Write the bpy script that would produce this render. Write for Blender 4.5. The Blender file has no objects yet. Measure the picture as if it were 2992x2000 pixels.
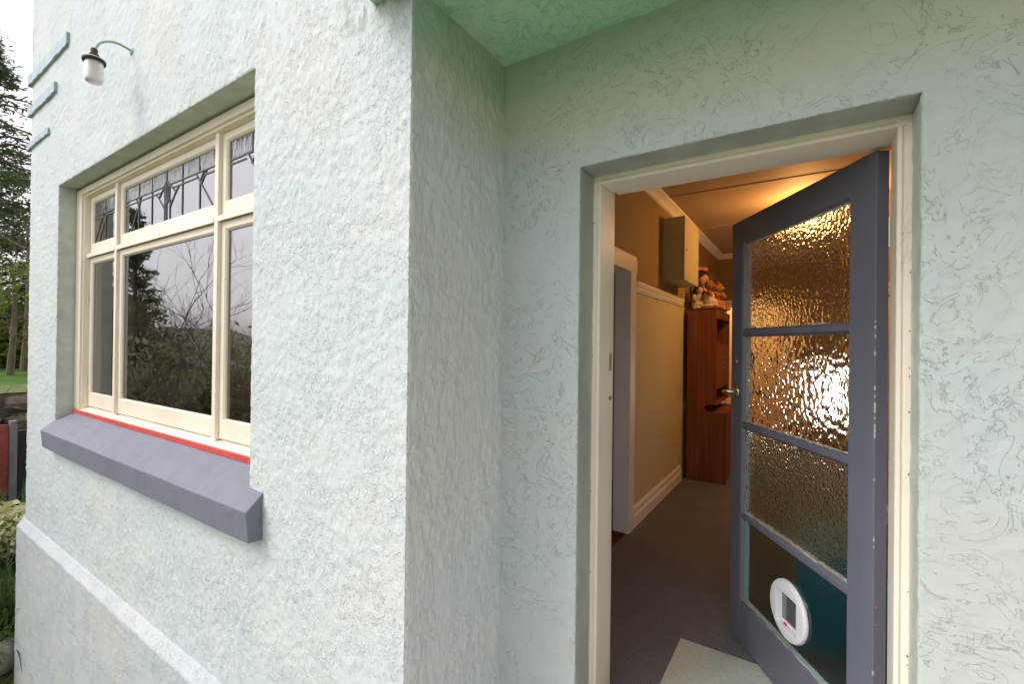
import bpy, math, random
import numpy as np
from mathutils import Vector, Matrix
random.seed(7); RNG = np.random.default_rng(11)
SC = bpy.context.scene
# ------------------------------------------------------------------ camera, sky, sun, exposure
YAW, PITCH, ROLL = .57834, .004336, .01158
cam_d = bpy.data.cameras.new('camera'); cam = bpy.data.objects.new('camera', cam_d)
SC.collection.objects.link(cam); SC.camera = cam
fw = Vector((-math.sin(YAW)*math.cos(PITCH), math.cos(YAW)*math.cos(PITCH), math.sin(PITCH)))
r0 = Vector((math.cos(YAW), math.sin(YAW), 0)); u0 = r0.cross(fw)
rr = math.cos(ROLL)*r0 + math.sin(ROLL)*u0; uu = -math.sin(ROLL)*r0 + math.cos(ROLL)*u0
cam.matrix_world = Matrix(((rr.x, uu.x, -fw.x, 0), (rr.y, uu.y, -fw.y, 0), (rr.z, uu.z, -fw.z, 0), (0, 0, 0, 1)))
cam_d.sensor_width = 36; cam_d.sensor_fit = 'HORIZONTAL'; cam_d.lens = 1343/2992*36
cam_d.clip_start = .02; cam_d.clip_end = 900

world = bpy.data.worlds.new('World'); SC.world = world; world.use_nodes = True
wn = world.node_tree; wn.nodes.clear()
SUN_EL, SUN_AZ = math.radians(48), math.radians(222)     # azimuth clockwise from +y
sky = wn.nodes.new('ShaderNodeTexSky'); sky.sky_type = 'NISHITA'; sky.sun_disc = False
sky.sun_elevation = SUN_EL; sky.sun_rotation = SUN_AZ; sky.air_density = 1.0; sky.dust_density = 3.0
hsv = wn.nodes.new('ShaderNodeHueSaturation'); hsv.inputs['Saturation'].default_value = .16
tint = wn.nodes.new('ShaderNodeMix'); tint.data_type = 'RGBA'; tint.blend_type = 'MULTIPLY'; tint.inputs[0].default_value = 1
tint.inputs[7].default_value = (1.0, .99, 1.0, 1)
bg = wn.nodes.new('ShaderNodeBackground'); bg.inputs['Strength'].default_value = .15
wo = wn.nodes.new('ShaderNodeOutputWorld')
wn.links.new(sky.outputs[0], hsv.inputs['Color']); wn.links.new(hsv.outputs[0], tint.inputs[6])
wn.links.new(tint.outputs[2], bg.inputs['Color']); wn.links.new(bg.outputs[0], wo.inputs[0])
sun_d = bpy.data.lights.new('sun', 'SUN'); sun_d.energy = .6; sun_d.angle = math.radians(22); sun_d.color = (1, .97, .92)
sun = bpy.data.objects.new('sun', sun_d); SC.collection.objects.link(sun)
sd = Vector((math.sin(SUN_AZ)*math.cos(SUN_EL), math.cos(SUN_AZ)*math.cos(SUN_EL), math.sin(SUN_EL)))
sun.rotation_euler = sd.to_track_quat('Z', 'Y').to_euler()
SC.view_settings.view_transform = 'Standard'; SC.view_settings.look = 'None'
SC.view_settings.exposure = .86; SC.view_settings.gamma = 1; SC.view_settings.use_curve_mapping = False
SC.render.engine = 'CYCLES'
cy = SC.cycles
cy.max_bounces = 10; cy.diffuse_bounces = 5; cy.glossy_bounces = 4; cy.transmission_bounces = 8; cy.transparent_max_bounces = 10
cy.sample_clamp_indirect = 6; cy.use_denoising = True; cy.caustics_reflective = False; cy.caustics_refractive = True
try: cy.denoiser = 'OPENIMAGEDENOISE'
except Exception: pass

# ------------------------------------------------------------------ node helpers / materials
class NT:
    def __init__(s, name, rough=.6, col=None, spec=.4):
        s.m = bpy.data.materials.new(name); s.m.use_nodes = True; s.t = s.m.node_tree
        s.b = s.t.nodes['Principled BSDF']; s.b.inputs['Roughness'].default_value = rough
        s.b.inputs['Specular IOR Level'].default_value = spec
        if col: s.b.inputs['Base Color'].default_value = (*col, 1)
        s.geo = s.t.nodes.new('ShaderNodeNewGeometry'); s.pos = s.geo.outputs['Position']
    def n(s, typ, **kw):
        nd = s.t.nodes.new(typ)
        for k, v in kw.items(): setattr(nd, k, v)
        return nd
    def l(s, a, b): s.t.links.new(a, b)
    def map(s, scale=(1, 1, 1), rot=(0, 0, 0), src=None):
        m = s.n('ShaderNodeMapping'); m.inputs['Scale'].default_value = scale; m.inputs['Rotation'].default_value = rot
        s.l(src or s.pos, m.inputs['Vector']); return m.outputs[0]
    def noise(s, scale, detail=3, rough=.55, vec=None, dist=0):
        n = s.n('ShaderNodeTexNoise'); n.inputs['Scale'].default_value = scale; n.inputs['Detail'].default_value = detail
        n.inputs['Roughness'].default_value = rough; n.inputs['Distortion'].default_value = dist
        s.l(vec or s.pos, n.inputs['Vector']); return n.outputs['Fac']
    def voro(s, scale, feature='F1', vec=None, out='Distance', rand=1):
        n = s.n('ShaderNodeTexVoronoi'); n.feature = feature; n.inputs['Scale'].default_value = scale
        n.inputs['Randomness'].default_value = rand
        s.l(vec or s.pos, n.inputs['Vector']); return n.outputs[out]
    def math(s, op, a, b=None, c=None, clamp=False):
        n = s.n('ShaderNodeMath'); n.operation = op; n.use_clamp = clamp
        for i, v in enumerate((a, b, c)):
            if v is None: continue
            if isinstance(v, (int, float)): n.inputs[i].default_value = v
            else: s.l(v, n.inputs[i])
        return n.outputs[0]
    def rng(s, v, a, b, c=0, d=1, smooth=True):
        n = s.n('ShaderNodeMapRange'); n.interpolation_type = 'SMOOTHSTEP' if smooth else 'LINEAR'
        s.l(v, n.inputs['Value'])
        for k, x in zip(('From Min', 'From Max', 'To Min', 'To Max'), (a, b, c, d)): n.inputs[k].default_value = x
        return n.outputs[0]
    def mix(s, f, a, b, mode='MIX'):
        n = s.n('ShaderNodeMix'); n.data_type = 'RGBA'; n.blend_type = mode
        if isinstance(f, (int, float)): n.inputs[0].default_value = f
        else: s.l(f, n.inputs[0])
        for i, v in ((6, a), (7, b)):
            if isinstance(v, tuple): n.inputs[i].default_value = (*v, 1) if len(v) == 3 else v
            else: s.l(v, n.inputs[i])
        return n.outputs[2]
    def xyz(s, src=None):
        n = s.n('ShaderNodeSeparateXYZ'); s.l(src or s.pos, n.inputs[0]); return n.outputs
    def color(s, c): s.l(c, s.b.inputs['Base Color'])
    def bump(s, h, dist, strength=1, prev=None):
        n = s.n('ShaderNodeBump'); n.inputs['Distance'].default_value = dist; n.inputs['Strength'].default_value = strength
        s.l(h, n.inputs['Height'])
        if prev: s.l(prev, n.inputs['Normal'])
        s.l(n.outputs[0], s.b.inputs['Normal']); return n.outputs[0]

def paint(name, col, rough=.45, var=.06, chips=None, spec=.4, scale=3, brush=(1, 1, 1), bumpd=.0006):
    k = NT(name, rough, spec=spec)
    a = k.noise(scale, 5, .6, k.map(brush))
    c = k.mix(k.rng(a, .3, .7), tuple(x*(1-var) for x in col), tuple(min(1, x*(1+var)) for x in col))
    if chips:
        c = k.mix(k.rng(k.noise(38, 6, .7), .67, .70), c, chips)
    k.color(c); k.bump(k.noise(70, 4, .6, k.map(brush)), bumpd)
    return k.m

def stucco(name, base, kind):
    k = NT(name, .6, spec=.22)
    P = k.pos
    def ledges(n, ts, w):
        h = None; ln = None
        for t in ts:
            a = k.rng(n, t, t+w); e = k.rng(k.math('ABSOLUTE', k.math('SUBTRACT', n, t)), 0, w, 1, 0)
            h = a if h is None else k.math('ADD', h, a); ln = e if ln is None else k.math('MAXIMUM', ln, e)
        return h, ln
    if kind == 'A':
        v = k.map((1, 1, .7), (0, .6, 0))
        rough = k.rng(k.noise(4.2, 4, .6), .38, .60, .12, 1)
        h1, l1 = ledges(k.noise(15, 5, .64, v, .3), (.43, .56), .016)
        isl = k.rng(k.noise(54, 3, .6, v, .3), .52, .59)
        pits = k.rng(k.noise(98, 3, .6, v), .56, .64)
        h = k.math('ADD', k.math('MULTIPLY', h1, .26), k.math('MULTIPLY', k.math('MULTIPLY', isl, .34), rough))
        h = k.math('SUBTRACT', h, k.math('MULTIPLY', k.math('MULTIPLY', pits, .30), rough))
        h = k.math('ADD', h, k.math('MULTIPLY', k.noise(170, 3, .6, v), .07)); worm = l1
        d = .0046
    elif kind == 'B':
        v = k.map((1, 1, .30), (.12, 0, 0))
        rough = k.rng(k.noise(4.2, 4, .6, v), .36, .60, .15, 1)
        h1, l1 = ledges(k.noise(11, 5, .64, v, .5), (.42, .49, .56), .016)
        isl = k.rng(k.noise(36, 4, .62, v, .4), .50, .58)
        h = k.math('ADD', k.math('MULTIPLY', h1, .28), k.math('MULTIPLY', k.math('MULTIPLY', isl, .26), rough)); h = k.math('ADD', h, k.math('MULTIPLY', k.noise(150, 3, .6, v), .06)); worm = l1
        d = .0060
    else:
        msk = k.math('MULTIPLY', k.rng(k.noise(3.6, 3, .6), .34, .56, .18, 1), k.rng(k.noise(20, 3, .6), .38, .54, .15, 1))
        h1, l1 = ledges(k.noise(7, 6, .60, None, 1.0), (.44, .55), .0075)
        h2, l2 = ledges(k.noise(17, 4, .62, None, .8), (.58,), .014)
        worm = k.math('MULTIPLY', k.math('MAXIMUM', l1, k.math('MULTIPLY', l2, .6)), msk)
        h = k.math('MULTIPLY', k.math('ADD', k.math('MULTIPLY', h1, .2), k.math('MULTIPLY', h2, .12)), k.math('ADD', k.math('MULTIPLY', msk, .8), .2)); h = k.math('ADD', h, k.math('MULTIPLY', k.noise(60, 4, .6), .10))
        h = k.math('SUBTRACT', h, k.math('MULTIPLY', worm, .22))
        d = .0036
    big = k.noise(1.7, 4, .6)
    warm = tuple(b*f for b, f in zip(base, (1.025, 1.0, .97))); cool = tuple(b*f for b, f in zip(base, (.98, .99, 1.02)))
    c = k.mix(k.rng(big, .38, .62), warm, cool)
    speck = k.rng(k.noise(45, 5, .7), .66, .76)
    c = k.mix(k.math('MULTIPLY', speck, .35), c, tuple(b*.72 for b in base))
    if kind in 'CB':       # grime settled in the crazed creases
        c = k.mix(k.math('MULTIPLY', worm, (.24 if kind == 'C' else .06)), c, (.20, .23, .17))
    x, y, z = k.xyz()
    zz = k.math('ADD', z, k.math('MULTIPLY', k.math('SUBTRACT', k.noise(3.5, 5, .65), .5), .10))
    if kind in 'CB':       # soffit paint carried down the top of the wall, with an ochre fringe under it
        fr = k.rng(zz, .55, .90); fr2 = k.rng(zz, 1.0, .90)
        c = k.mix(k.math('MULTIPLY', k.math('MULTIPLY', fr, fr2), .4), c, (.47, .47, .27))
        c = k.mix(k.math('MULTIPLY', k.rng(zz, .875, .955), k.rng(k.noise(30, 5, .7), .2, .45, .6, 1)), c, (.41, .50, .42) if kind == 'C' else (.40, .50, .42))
    if kind == 'A':
        xl = k.math('ADD', x, k.math('MULTIPLY', k.noise(9, 4, .7), .12))
        lich = k.math('MULTIPLY', k.rng(xl, -5.30, -5.34), k.math('MULTIPLY', k.rng(z, 1.9, 2.6), k.rng(k.noise(14, 4), .42, .5)))
        c = k.mix(lich, c, (.55, .28, .07))
        grime = k.math('MULTIPLY', k.math('MULTIPLY', k.rng(x, -1.40, -1.24), k.rng(zz, 1.00, 1.10)), k.rng(k.noise(22, 4, .7, k.map((1, 1, .35))), .42, .6))
        c = k.mix(k.math('MULTIPLY', grime, .8), c, (.10, .13, .08))
        # mildew haze on the lower part of the wall
        c = k.mix(k.math('MULTIPLY', k.math('MULTIPLY', k.rng(zz, -.75, -1.15), k.rng(k.noise(5, 5, .65), .45, .7)), .45), c, tuple(b*f for b, f in zip(base, (.74, .78, .88))))
    if kind == 'B': k.b.inputs['Roughness'].default_value = .42; k.b.inputs['Specular IOR Level'].default_value = .4
    k.color(c); k.bump(h, d)
    return k.m

WALLCOL = (.62, .695, .665)
M = {}
M['stuccoA'] = stucco('stucco_rough', (.585, .63, .635), 'A')
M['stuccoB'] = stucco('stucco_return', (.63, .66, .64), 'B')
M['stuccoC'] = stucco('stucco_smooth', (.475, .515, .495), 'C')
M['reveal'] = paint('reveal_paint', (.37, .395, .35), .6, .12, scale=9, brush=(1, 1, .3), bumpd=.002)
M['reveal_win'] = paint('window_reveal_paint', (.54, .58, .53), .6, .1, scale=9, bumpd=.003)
def soffit_mat():
    k = NT('soffit_green', .55)
    n = k.noise(3, 5, .6); c = k.mix(k.rng(n, .3, .7), (.37, .60, .42), (.45, .67, .49))
    w = k.math('ABSOLUTE', k.math('SUBTRACT', k.noise(10, 5, .65, None, 1.5), .5)); w = k.rng(w, 0, .012, 1, 0)
    c = k.mix(k.math('MULTIPLY', w, .08), c, (.12, .2, .12)); k.color(c)
    k.bump(k.math('SUBTRACT', k.noise(26, 5, .6, None, .5), k.math('MULTIPLY', w, .25)), .0045); return k.m
M['soffit'] = soffit_mat()
M['plinth'] = stucco('stucco_plinth', (.52, .55, .56), 'A')
def band_mat():
    k = NT('band_blue_grey', .55)
    c = k.mix(k.rng(k.noise(6, 5), .3, .7), (.34, .43, .48), (.43, .51, .55))
    nz = k.xyz(k.geo.outputs['Normal'])[2]
    up = k.math('MULTIPLY', k.rng(nz, .3, .8), k.rng(k.noise(25, 4), .38, .5)); c = k.mix(up, c, (.55, .26, .05))
    k.color(c); k.bump(k.noise(60, 4), .003); return k.m
M['band'] = band_mat()
def weathered(name, col, light, rough, streak, chipc):
    k = NT(name, rough, spec=.3)
    a = k.noise(4, 6, .65); c = k.mix(k.rng(a, .3, .7), tuple(x*.93 for x in col), tuple(x*1.06 for x in col))
    st = k.math('MULTIPLY', k.rng(k.noise(26, 5, .7, k.map((1, .25, .10))), .50, .68), streak); c = k.mix(st, c, light)
    c = k.mix(k.math('MULTIPLY', k.rng(k.noise(9, 6, .7), .56, .66), .28), c, tuple(x*.68 for x in col))
    c = k.mix(k.rng(k.noise(55, 6, .72), .715, .73), c, chipc)
    k.color(c); k.bump(k.math('ADD', k.noise(60, 5, .65), k.math('MULTIPLY', k.noise(12, 3), 2)), .0016); return k.m
M['sill'] = weathered('sill_paint', (.185, .192, .232), (.27, .29, .34), .6, .18, (.30, .30, .33))
M['cream'] = paint('cream_paint', (.82, .73, .60), .38, .05, scale=4, brush=(1, 1, .4), chips=(.55, .43, .30))
M['cream_door'] = paint('cream_door_frame', (.84, .76, .64), .38, .05, scale=4, brush=(1, 1, .3))
M['red'] = paint('red_paint', (.62, .07, .06), .45, .12, scale=8, chips=(.5, .25, .2))
def door_mat_():
    k = NT('door_blue_grey', .36, spec=.45)
    P = k.map((1, 1, .12)); c = k.mix(k.rng(k.noise(6, 5, .6, P), .3, .7), (.125, .130, .168), (.148, .153, .195))
    k.color(c); k.bump(k.noise(90, 3, .6, P), .0006); return k.m
M['door'] = door_mat_()
M['chip'] = paint('bare_chips', (.62, .64, .66), .6)
M['rust_chip'] = paint('rust_spot', (.45, .18, .06), .7)
def glass(name, scale, dist, col=(1, 1, 1), two=False):
    k = NT(name, .0, spec=.5)
    k.b.inputs['Transmission Weight'].default_value = 1; k.b.inputs['IOR'].default_value = 1.5
    k.b.inputs['Base Color'].default_value = (*col, 1); k.b.inputs['Roughness'].default_value = .06
    tc = k.n('ShaderNodeTexCoord').outputs['Object']
    v = k.map((1, 1, 1), src=tc)
    w = k.n('ShaderNodeVectorMath'); w.operation = 'ADD'
    nn = k.n('ShaderNodeTexNoise'); nn.inputs['Scale'].default_value = scale*.5; k.l(v, nn.inputs['Vector'])
    sc = k.n('ShaderNodeVectorMath'); sc.operation = 'SCALE'; sc.inputs['Scale'].default_value = .9/scale; k.l(nn.outputs['Color'], sc.inputs[0])
    k.l(v, w.inputs[0]); k.l(sc.outputs[0], w.inputs[1])
    f = k.voro(scale, 'SMOOTH_F1', w.outputs[0]); k.bump(f, dist)
    return k.m
M['hammered'] = glass('hammered_glass', 85, .0011, (.96, .95, .88))
M['hammered_mid'] = glass('hammered_glass_lower', 95, .0017, (.86, .99, .96))
M['hammered_big'] = glass('hammered_glass_large', 42, .0030, (.97, .95, .88))
M['hammered_fine'] = glass('hammered_glass_fine', 120, .0005, (.62, .86, .88)); M['hammered_fine'].node_tree.nodes['Principled BSDF'].inputs['IOR'].default_value = 1.32
def window_glass():
    k = NT('window_glass', .0)
    t = k.t; t.nodes.remove(k.b)
    tr = k.n('ShaderNodeBsdfTransparent'); tr.inputs[0].default_value = (.85, .88, .87, 1)
    gl = k.n('ShaderNodeBsdfGlossy'); gl.inputs['Roughness'].default_value = .0; gl.inputs['Color'].default_value = (.98, .96, 1.0, 1)
    fr = k.n('ShaderNodeFresnel'); fr.inputs['IOR'].default_value = 3.1
    mx = k.n('ShaderNodeMixShader'); k.l(fr.outputs[0], mx.inputs[0]); k.l(tr.outputs[0], mx.inputs[1]); k.l(gl.outputs[0], mx.inputs[2])
    k.l(mx.outputs[0], t.nodes['Material Output'].inputs[0])
    b = k.n('ShaderNodeBump'); b.inputs['Distance'].default_value = .00015; k.l(k.noise(5, 2), b.inputs['Height']); k.l(b.outputs[0], gl.inputs['Normal'])
    return k.m
M['window_glass'] = window_glass()
def wave_glass():
    k = NT('rippled_window_glass', .0); t = k.t; t.nodes.remove(k.b)
    tr = k.n('ShaderNodeBsdfTransparent'); tr.inputs[0].default_value = (.75, .78, .78, 1)
    gl = k.n('ShaderNodeBsdfGlossy'); gl.inputs['Roughness'].default_value = .05; gl.inputs['Color'].default_value = (.9, .9, .92, 1)
    fr = k.n('ShaderNodeFresnel'); fr.inputs['IOR'].default_value = 2.3
    mx = k.n('ShaderNodeMixShader'); k.l(fr.outputs[0], mx.inputs[0]); k.l(tr.outputs[0], mx.inputs[1]); k.l(gl.outputs[0], mx.inputs[2])
    k.l(mx.outputs[0], t.nodes['Material Output'].inputs[0])
    b = k.n('ShaderNodeBump'); b.inputs['Distance'].default_value = .003; k.l(k.noise(70, 2, .5, k.map((1, 1, .25))), b.inputs['Height']); k.l(b.outputs[0], gl.inputs['Normal'])
    return k.m
M['wave_glass'] = wave_glass()
M['lead'] = NT('lead', .5, (.13, .13, .14)).m
def metal(name, col, rough): 
    k = NT(name, rough, col); k.b.inputs['Metallic'].default_value = 1; k.bump(k.noise(60, 3), .0004); return k.m
M['chrome'] = metal('chrome', (.72, .72, .70), .16)
M['brass'] = metal('old_brass', (.45, .36, .22), .35)
M['putty'] = paint('putty', (.45, .46, .42), .7, .2, scale=40, bumpd=.003)
M['plastic'] = NT('white_plastic', .3, (.80, .79, .84)).m
def clear_plastic():
    k = NT('clear_flap', .05, (.75, .78, .8)); k.b.inputs['Transmission Weight'].default_value = .9; k.b.inputs['IOR'].default_value = 1.45; return k.m
M['clear'] = clear_plastic()
M['magenta'] = NT('red_catch', .4, (.6, .06, .03)).m
M['lamp_glass'] = NT('frosted_lamp_glass', .25, (.80, .77, .76)).m
M['lamp_glass'].node_tree.nodes['Principled BSDF'].inputs['Transmission Weight'].default_value = .25
M['lamp_glass'].node_tree.nodes['Principled BSDF'].inputs['Roughness'].default_value = .35
M['arm'] = paint('arm_green', (.36, .45, .38), .45)
M['rust'] = paint('rust', (.10, .045, .025), .85, .35, scale=60, bumpd=.003)
M['black'] = NT('black_rubber', .5, (.02, .022, .02)).m
# interior
def carpet():
    k = NT('carpet_dark', .95, spec=.1); x, y, z = k.xyz()
    a = k.math('SINE', k.math('MULTIPLY', k.math('ADD', x, k.math('MULTIPLY', y, .5)), 2*math.pi/.0105))
    b = k.math('SINE', k.math('MULTIPLY', k.math('SUBTRACT', y, k.math('MULTIPLY', x, .3)), 2*math.pi/.0105))
    d = k.rng(k.math('MULTIPLY', a, b), .05, .7)
    base = k.mix(k.rng(k.noise(2.2, 4), .3, .7), (.118, .120, .128), (.165, .166, .174))
    base = k.mix(k.rng(k.noise(180, 3), .4, .7), base, (.09, .078, .07))
    k.color(k.mix(d, base, (.42, .40, .41))); k.bump(k.math('ADD', d, k.noise(300, 2)), .002); return k.m
M['carpet'] = carpet()
def stripes():
    k = NT('striped_dado_paper', .8, spec=.2); x, y, z = k.xyz()
    s = k.math('SINE', k.math('MULTIPLY', k.math('ADD', x, y), 2*math.pi/.032)); s2 = k.math('SINE', k.math('MULTIPLY', k.math('ADD', x, y), 2*math.pi/.0117))
    v = k.math('ADD', k.math('MULTIPLY', s, .5), k.math('MULTIPLY', s2, .35))
    k.color(k.mix(k.rng(v, -.7, .7), (.58, .53, .34), (.73, .68, .48))); k.bump(v, .0006); return k.m
M['dado'] = stripes()
M['upper'] = paint('ochre_wall', (.31, .205, .08), .7, .08, scale=1.5)
M['ceil'] = paint('hall_ceiling', (.55, .40, .25), .7, .03)
M['trim'] = paint('interior_white_trim', (.95, .92, .91), .4, .03)
def wood(name, c1, c2, sc=30, rough=.55):
    k = NT(name, rough, spec=.0); P = k.map((1, 1, .04)); c = k.mix(k.rng(k.noise(sc, 6, .7, P, .4), .3, .7), c1, c2); k.color(c)
    k.bump(k.noise(sc*2, 4, .6, P), .0004); return k.m
M['cabinet'] = wood('reddish_wood', (.20, .070, .036), (.31, .118, .066), 28)
M['floorwood'] = wood('floor_wood', (.10, .035, .02), (.17, .06, .035), 20, .3)
M['browndoor'] = wood('brown_door', (.25, .15, .08), (.33, .21, .12), 20)
M['box'] = paint('box_paint', (.56, .50, .31), .6, .04)
M['mat'] = paint('mat_pale', (.50, .52, .44), .95, .08, scale=60, bumpd=.002)
M['teal'] = paint('teal_paint', (.03, .17, .21), .4, .15, scale=6)
M['inside'] = paint('room_plaster', (.66, .63, .58), .8)
M['white'] = NT('white_card', .6, (.75, .72, .68)).m
def emis(name, col, s):
    k = NT(name); k.b.inputs['Emission Color'].default_value = (*col, 1); k.b.inputs['Emission Strength'].default_value = s
    k.b.inputs['Base Color'].default_value = (*col, 1); return k.m
M['bulb'] = emis('lamp_bowl_lit', (1, .62, .25), 5)
M['endglow'] = emis('added_glow', (.95, 1, 1), 2.6)  # emission of the panel added at the hall end
M['fur1'] = paint('plush_brown', (.36, .15, .05), .95, .3, scale=60, bumpd=.004)
M['fur2'] = paint('plush_pink_brown', (.42, .22, .14), .95, .3, scale=60, bumpd=.004)
M['hair'] = paint('doll_hair', (.035, .012, .008), .8, .4, scale=80, bumpd=.006)
M['cloth'] = paint('white_doll_cloth', (.66, .58, .48), .9, .15, scale=30, bumpd=.003)
M['skin'] = paint('doll_skin', (.62, .38, .26), .6)
M['pink'] = paint('pink_bow', (.62, .25, .18), .8)
# garden
def ground_mat():
    k = NT('garden_ground', .95, spec=.1)
    c = k.mix(k.rng(k.noise(1.2, 5), .35, .65), (.10, .14, .045), (.16, .19, .07)); c = k.mix(k.rng(k.noise(9, 5), .55, .7), c, (.10, .075, .05))
    k.color(c); k.bump(k.noise(14, 5), .03); return k.m
M['ground'] = ground_mat()
def lawn_mat():
    k = NT('lawn', .9, spec=.15); c = k.mix(k.rng(k.noise(3, 6), .3, .7), (.06, .13, .02), (.12, .20, .035)); k.color(c); k.bump(k.noise(40, 5), .04); return k.m
M['lawn'] = lawn_mat()
M['concrete'] = paint('porch_concrete', (.62, .61, .58), .85, .12, scale=6, bumpd=.003)
def stone_mat(name, a, b):
    k = NT(name, .9, spec=.2); oi = k.n('ShaderNodeObjectInfo').outputs['Random']
    c = k.mix(k.rng(k.noise(6, 6, .65), .3, .7), a, b); c = k.mix(k.math('MULTIPLY', oi, .5), c, (.20, .15, .08))
    c = k.mix(k.rng(k.noise(11, 4), .55, .68), c, (.09, .11, .04)); k.color(c); k.bump(k.noise(16, 6, .7), .02); return k.m
M['stone'] = stone_mat('wall_stone', (.16, .14, .12), (.30, .27, .23))
M['rock'] = stone_mat('garden_rock', (.25, .23, .22), (.36, .34, .33))
M['redsheet'] = paint('flaking_red_sheet', (.33, .07, .055), .75, .25, scale=7, chips=(.22, .2, .2))
M['greypost'] = paint('weathered_post', (.20, .20, .21), .9, .2, scale=12, brush=(1, 1, .2), bumpd=.003)
def leafmat(name, a, b, tr=.25, rough=.55):
    k = NT(name, rough, spec=.3); oi = k.noise(5, 3); c = k.mix(k.rng(oi, .3, .7), a, b)
    c = k.mix(k.rng(k.voro(60, out='Color'), 0, 1, 0, .5), c, tuple(x*1.5 for x in b)); k.color(c)
    t = k.t; out = t.nodes['Material Output']; tl = k.n('ShaderNodeBsdfTranslucent'); k.l(c, tl.inputs[0])
    mx = k.n('ShaderNodeMixShader'); mx.inputs[0].default_value = tr; k.l(k.b.outputs[0], mx.inputs[1]); k.l(tl.outputs[0], mx.inputs[2]); k.l(mx.outputs[0], out.inputs[0])
    return k.m
M['conifer'] = leafmat('conifer_needles', (.08, .12, .055), (.13, .17, .08), .35)
M['twig'] = paint('bare_twigs', (.22, .16, .13), .9, .3, scale=20)
M['bark'] = paint('bark', (.17, .14, .09), .95, .35, scale=25, brush=(1, 1, .3), bumpd=.01)
M['olive'] = leafmat('olive_leaves', (.06, .08, .02), (.13, .15, .035))
M['hedge'] = leafmat('hedge_leaves', (.30, .30, .16), (.42, .40, .24), .45)
M['bright'] = leafmat('bright_leaves', (.09, .14, .02), (.20, .24, .04))
M['strap'] = leafmat('strap_leaves', (.03, .07, .02), (.07, .13, .035), .2, .4)
M['grass'] = leafmat('grass_blades', (.06, .13, .015), (.13, .20, .03))
M['straw'] = leafmat('dry_blades', (.25, .22, .12), (.35, .32, .2))
M['varieg'] = leafmat('variegated_leaves', (.30, .33, .16), (.55, .52, .30))
M['hill'] = paint('far_hill', (.20, .20, .13), .95, .45, scale=.12, bumpd=.05)
M['roofgrey'] = paint('far_roof_grey', (.30, .31, .34), .6); M['rooforange'] = paint('far_roof_orange', (.50, .17, .06), .6)
M['farwall'] = paint('far_house_wall', (.55, .52, .48), .8)
M['farglass'] = NT('far_window', .2, (.04, .05, .06)).m

# ------------------------------------------------------------------ geometry helpers
def link(name, me, mat=None, parent=None, **props):
    o = bpy.data.objects.new(name, me); SC.collection.objects.link(o)
    if mat is not None and me is not None and len(me.materials) == 0: me.materials.append(mat)
    if parent is not None: o.parent = parent
    for k_, v_ in props.items(): o[k_] = v_
    return o
def empty(name, loc=(0, 0, 0), parent=None, rotz=0, **props):
    o = bpy.data.objects.new(name, None); SC.collection.objects.link(o); o.location = loc; o.rotation_euler = (0, 0, rotz)
    o.empty_display_size = .1
    if parent is not None: o.parent = parent
    for k_, v_ in props.items(): o[k_] = v_
    return o
def np_mesh(name, V, F, smooth=False):
    me = bpy.data.meshes.new(name); V = np.asarray(V, np.float32); F = np.asarray(F, np.int32); nf, k = F.shape
    me.vertices.add(len(V)); me.vertices.foreach_set('co', V.ravel()); me.loops.add(nf*k); me.loops.foreach_set('vertex_index', F.ravel())
    me.polygons.add(nf); me.polygons.foreach_set('loop_start', np.arange(0, nf*k, k, dtype=np.int32))
    me.polygons.foreach_set('use_smooth', np.full(nf, smooth)); me.update(calc_edges=True); return me
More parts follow.
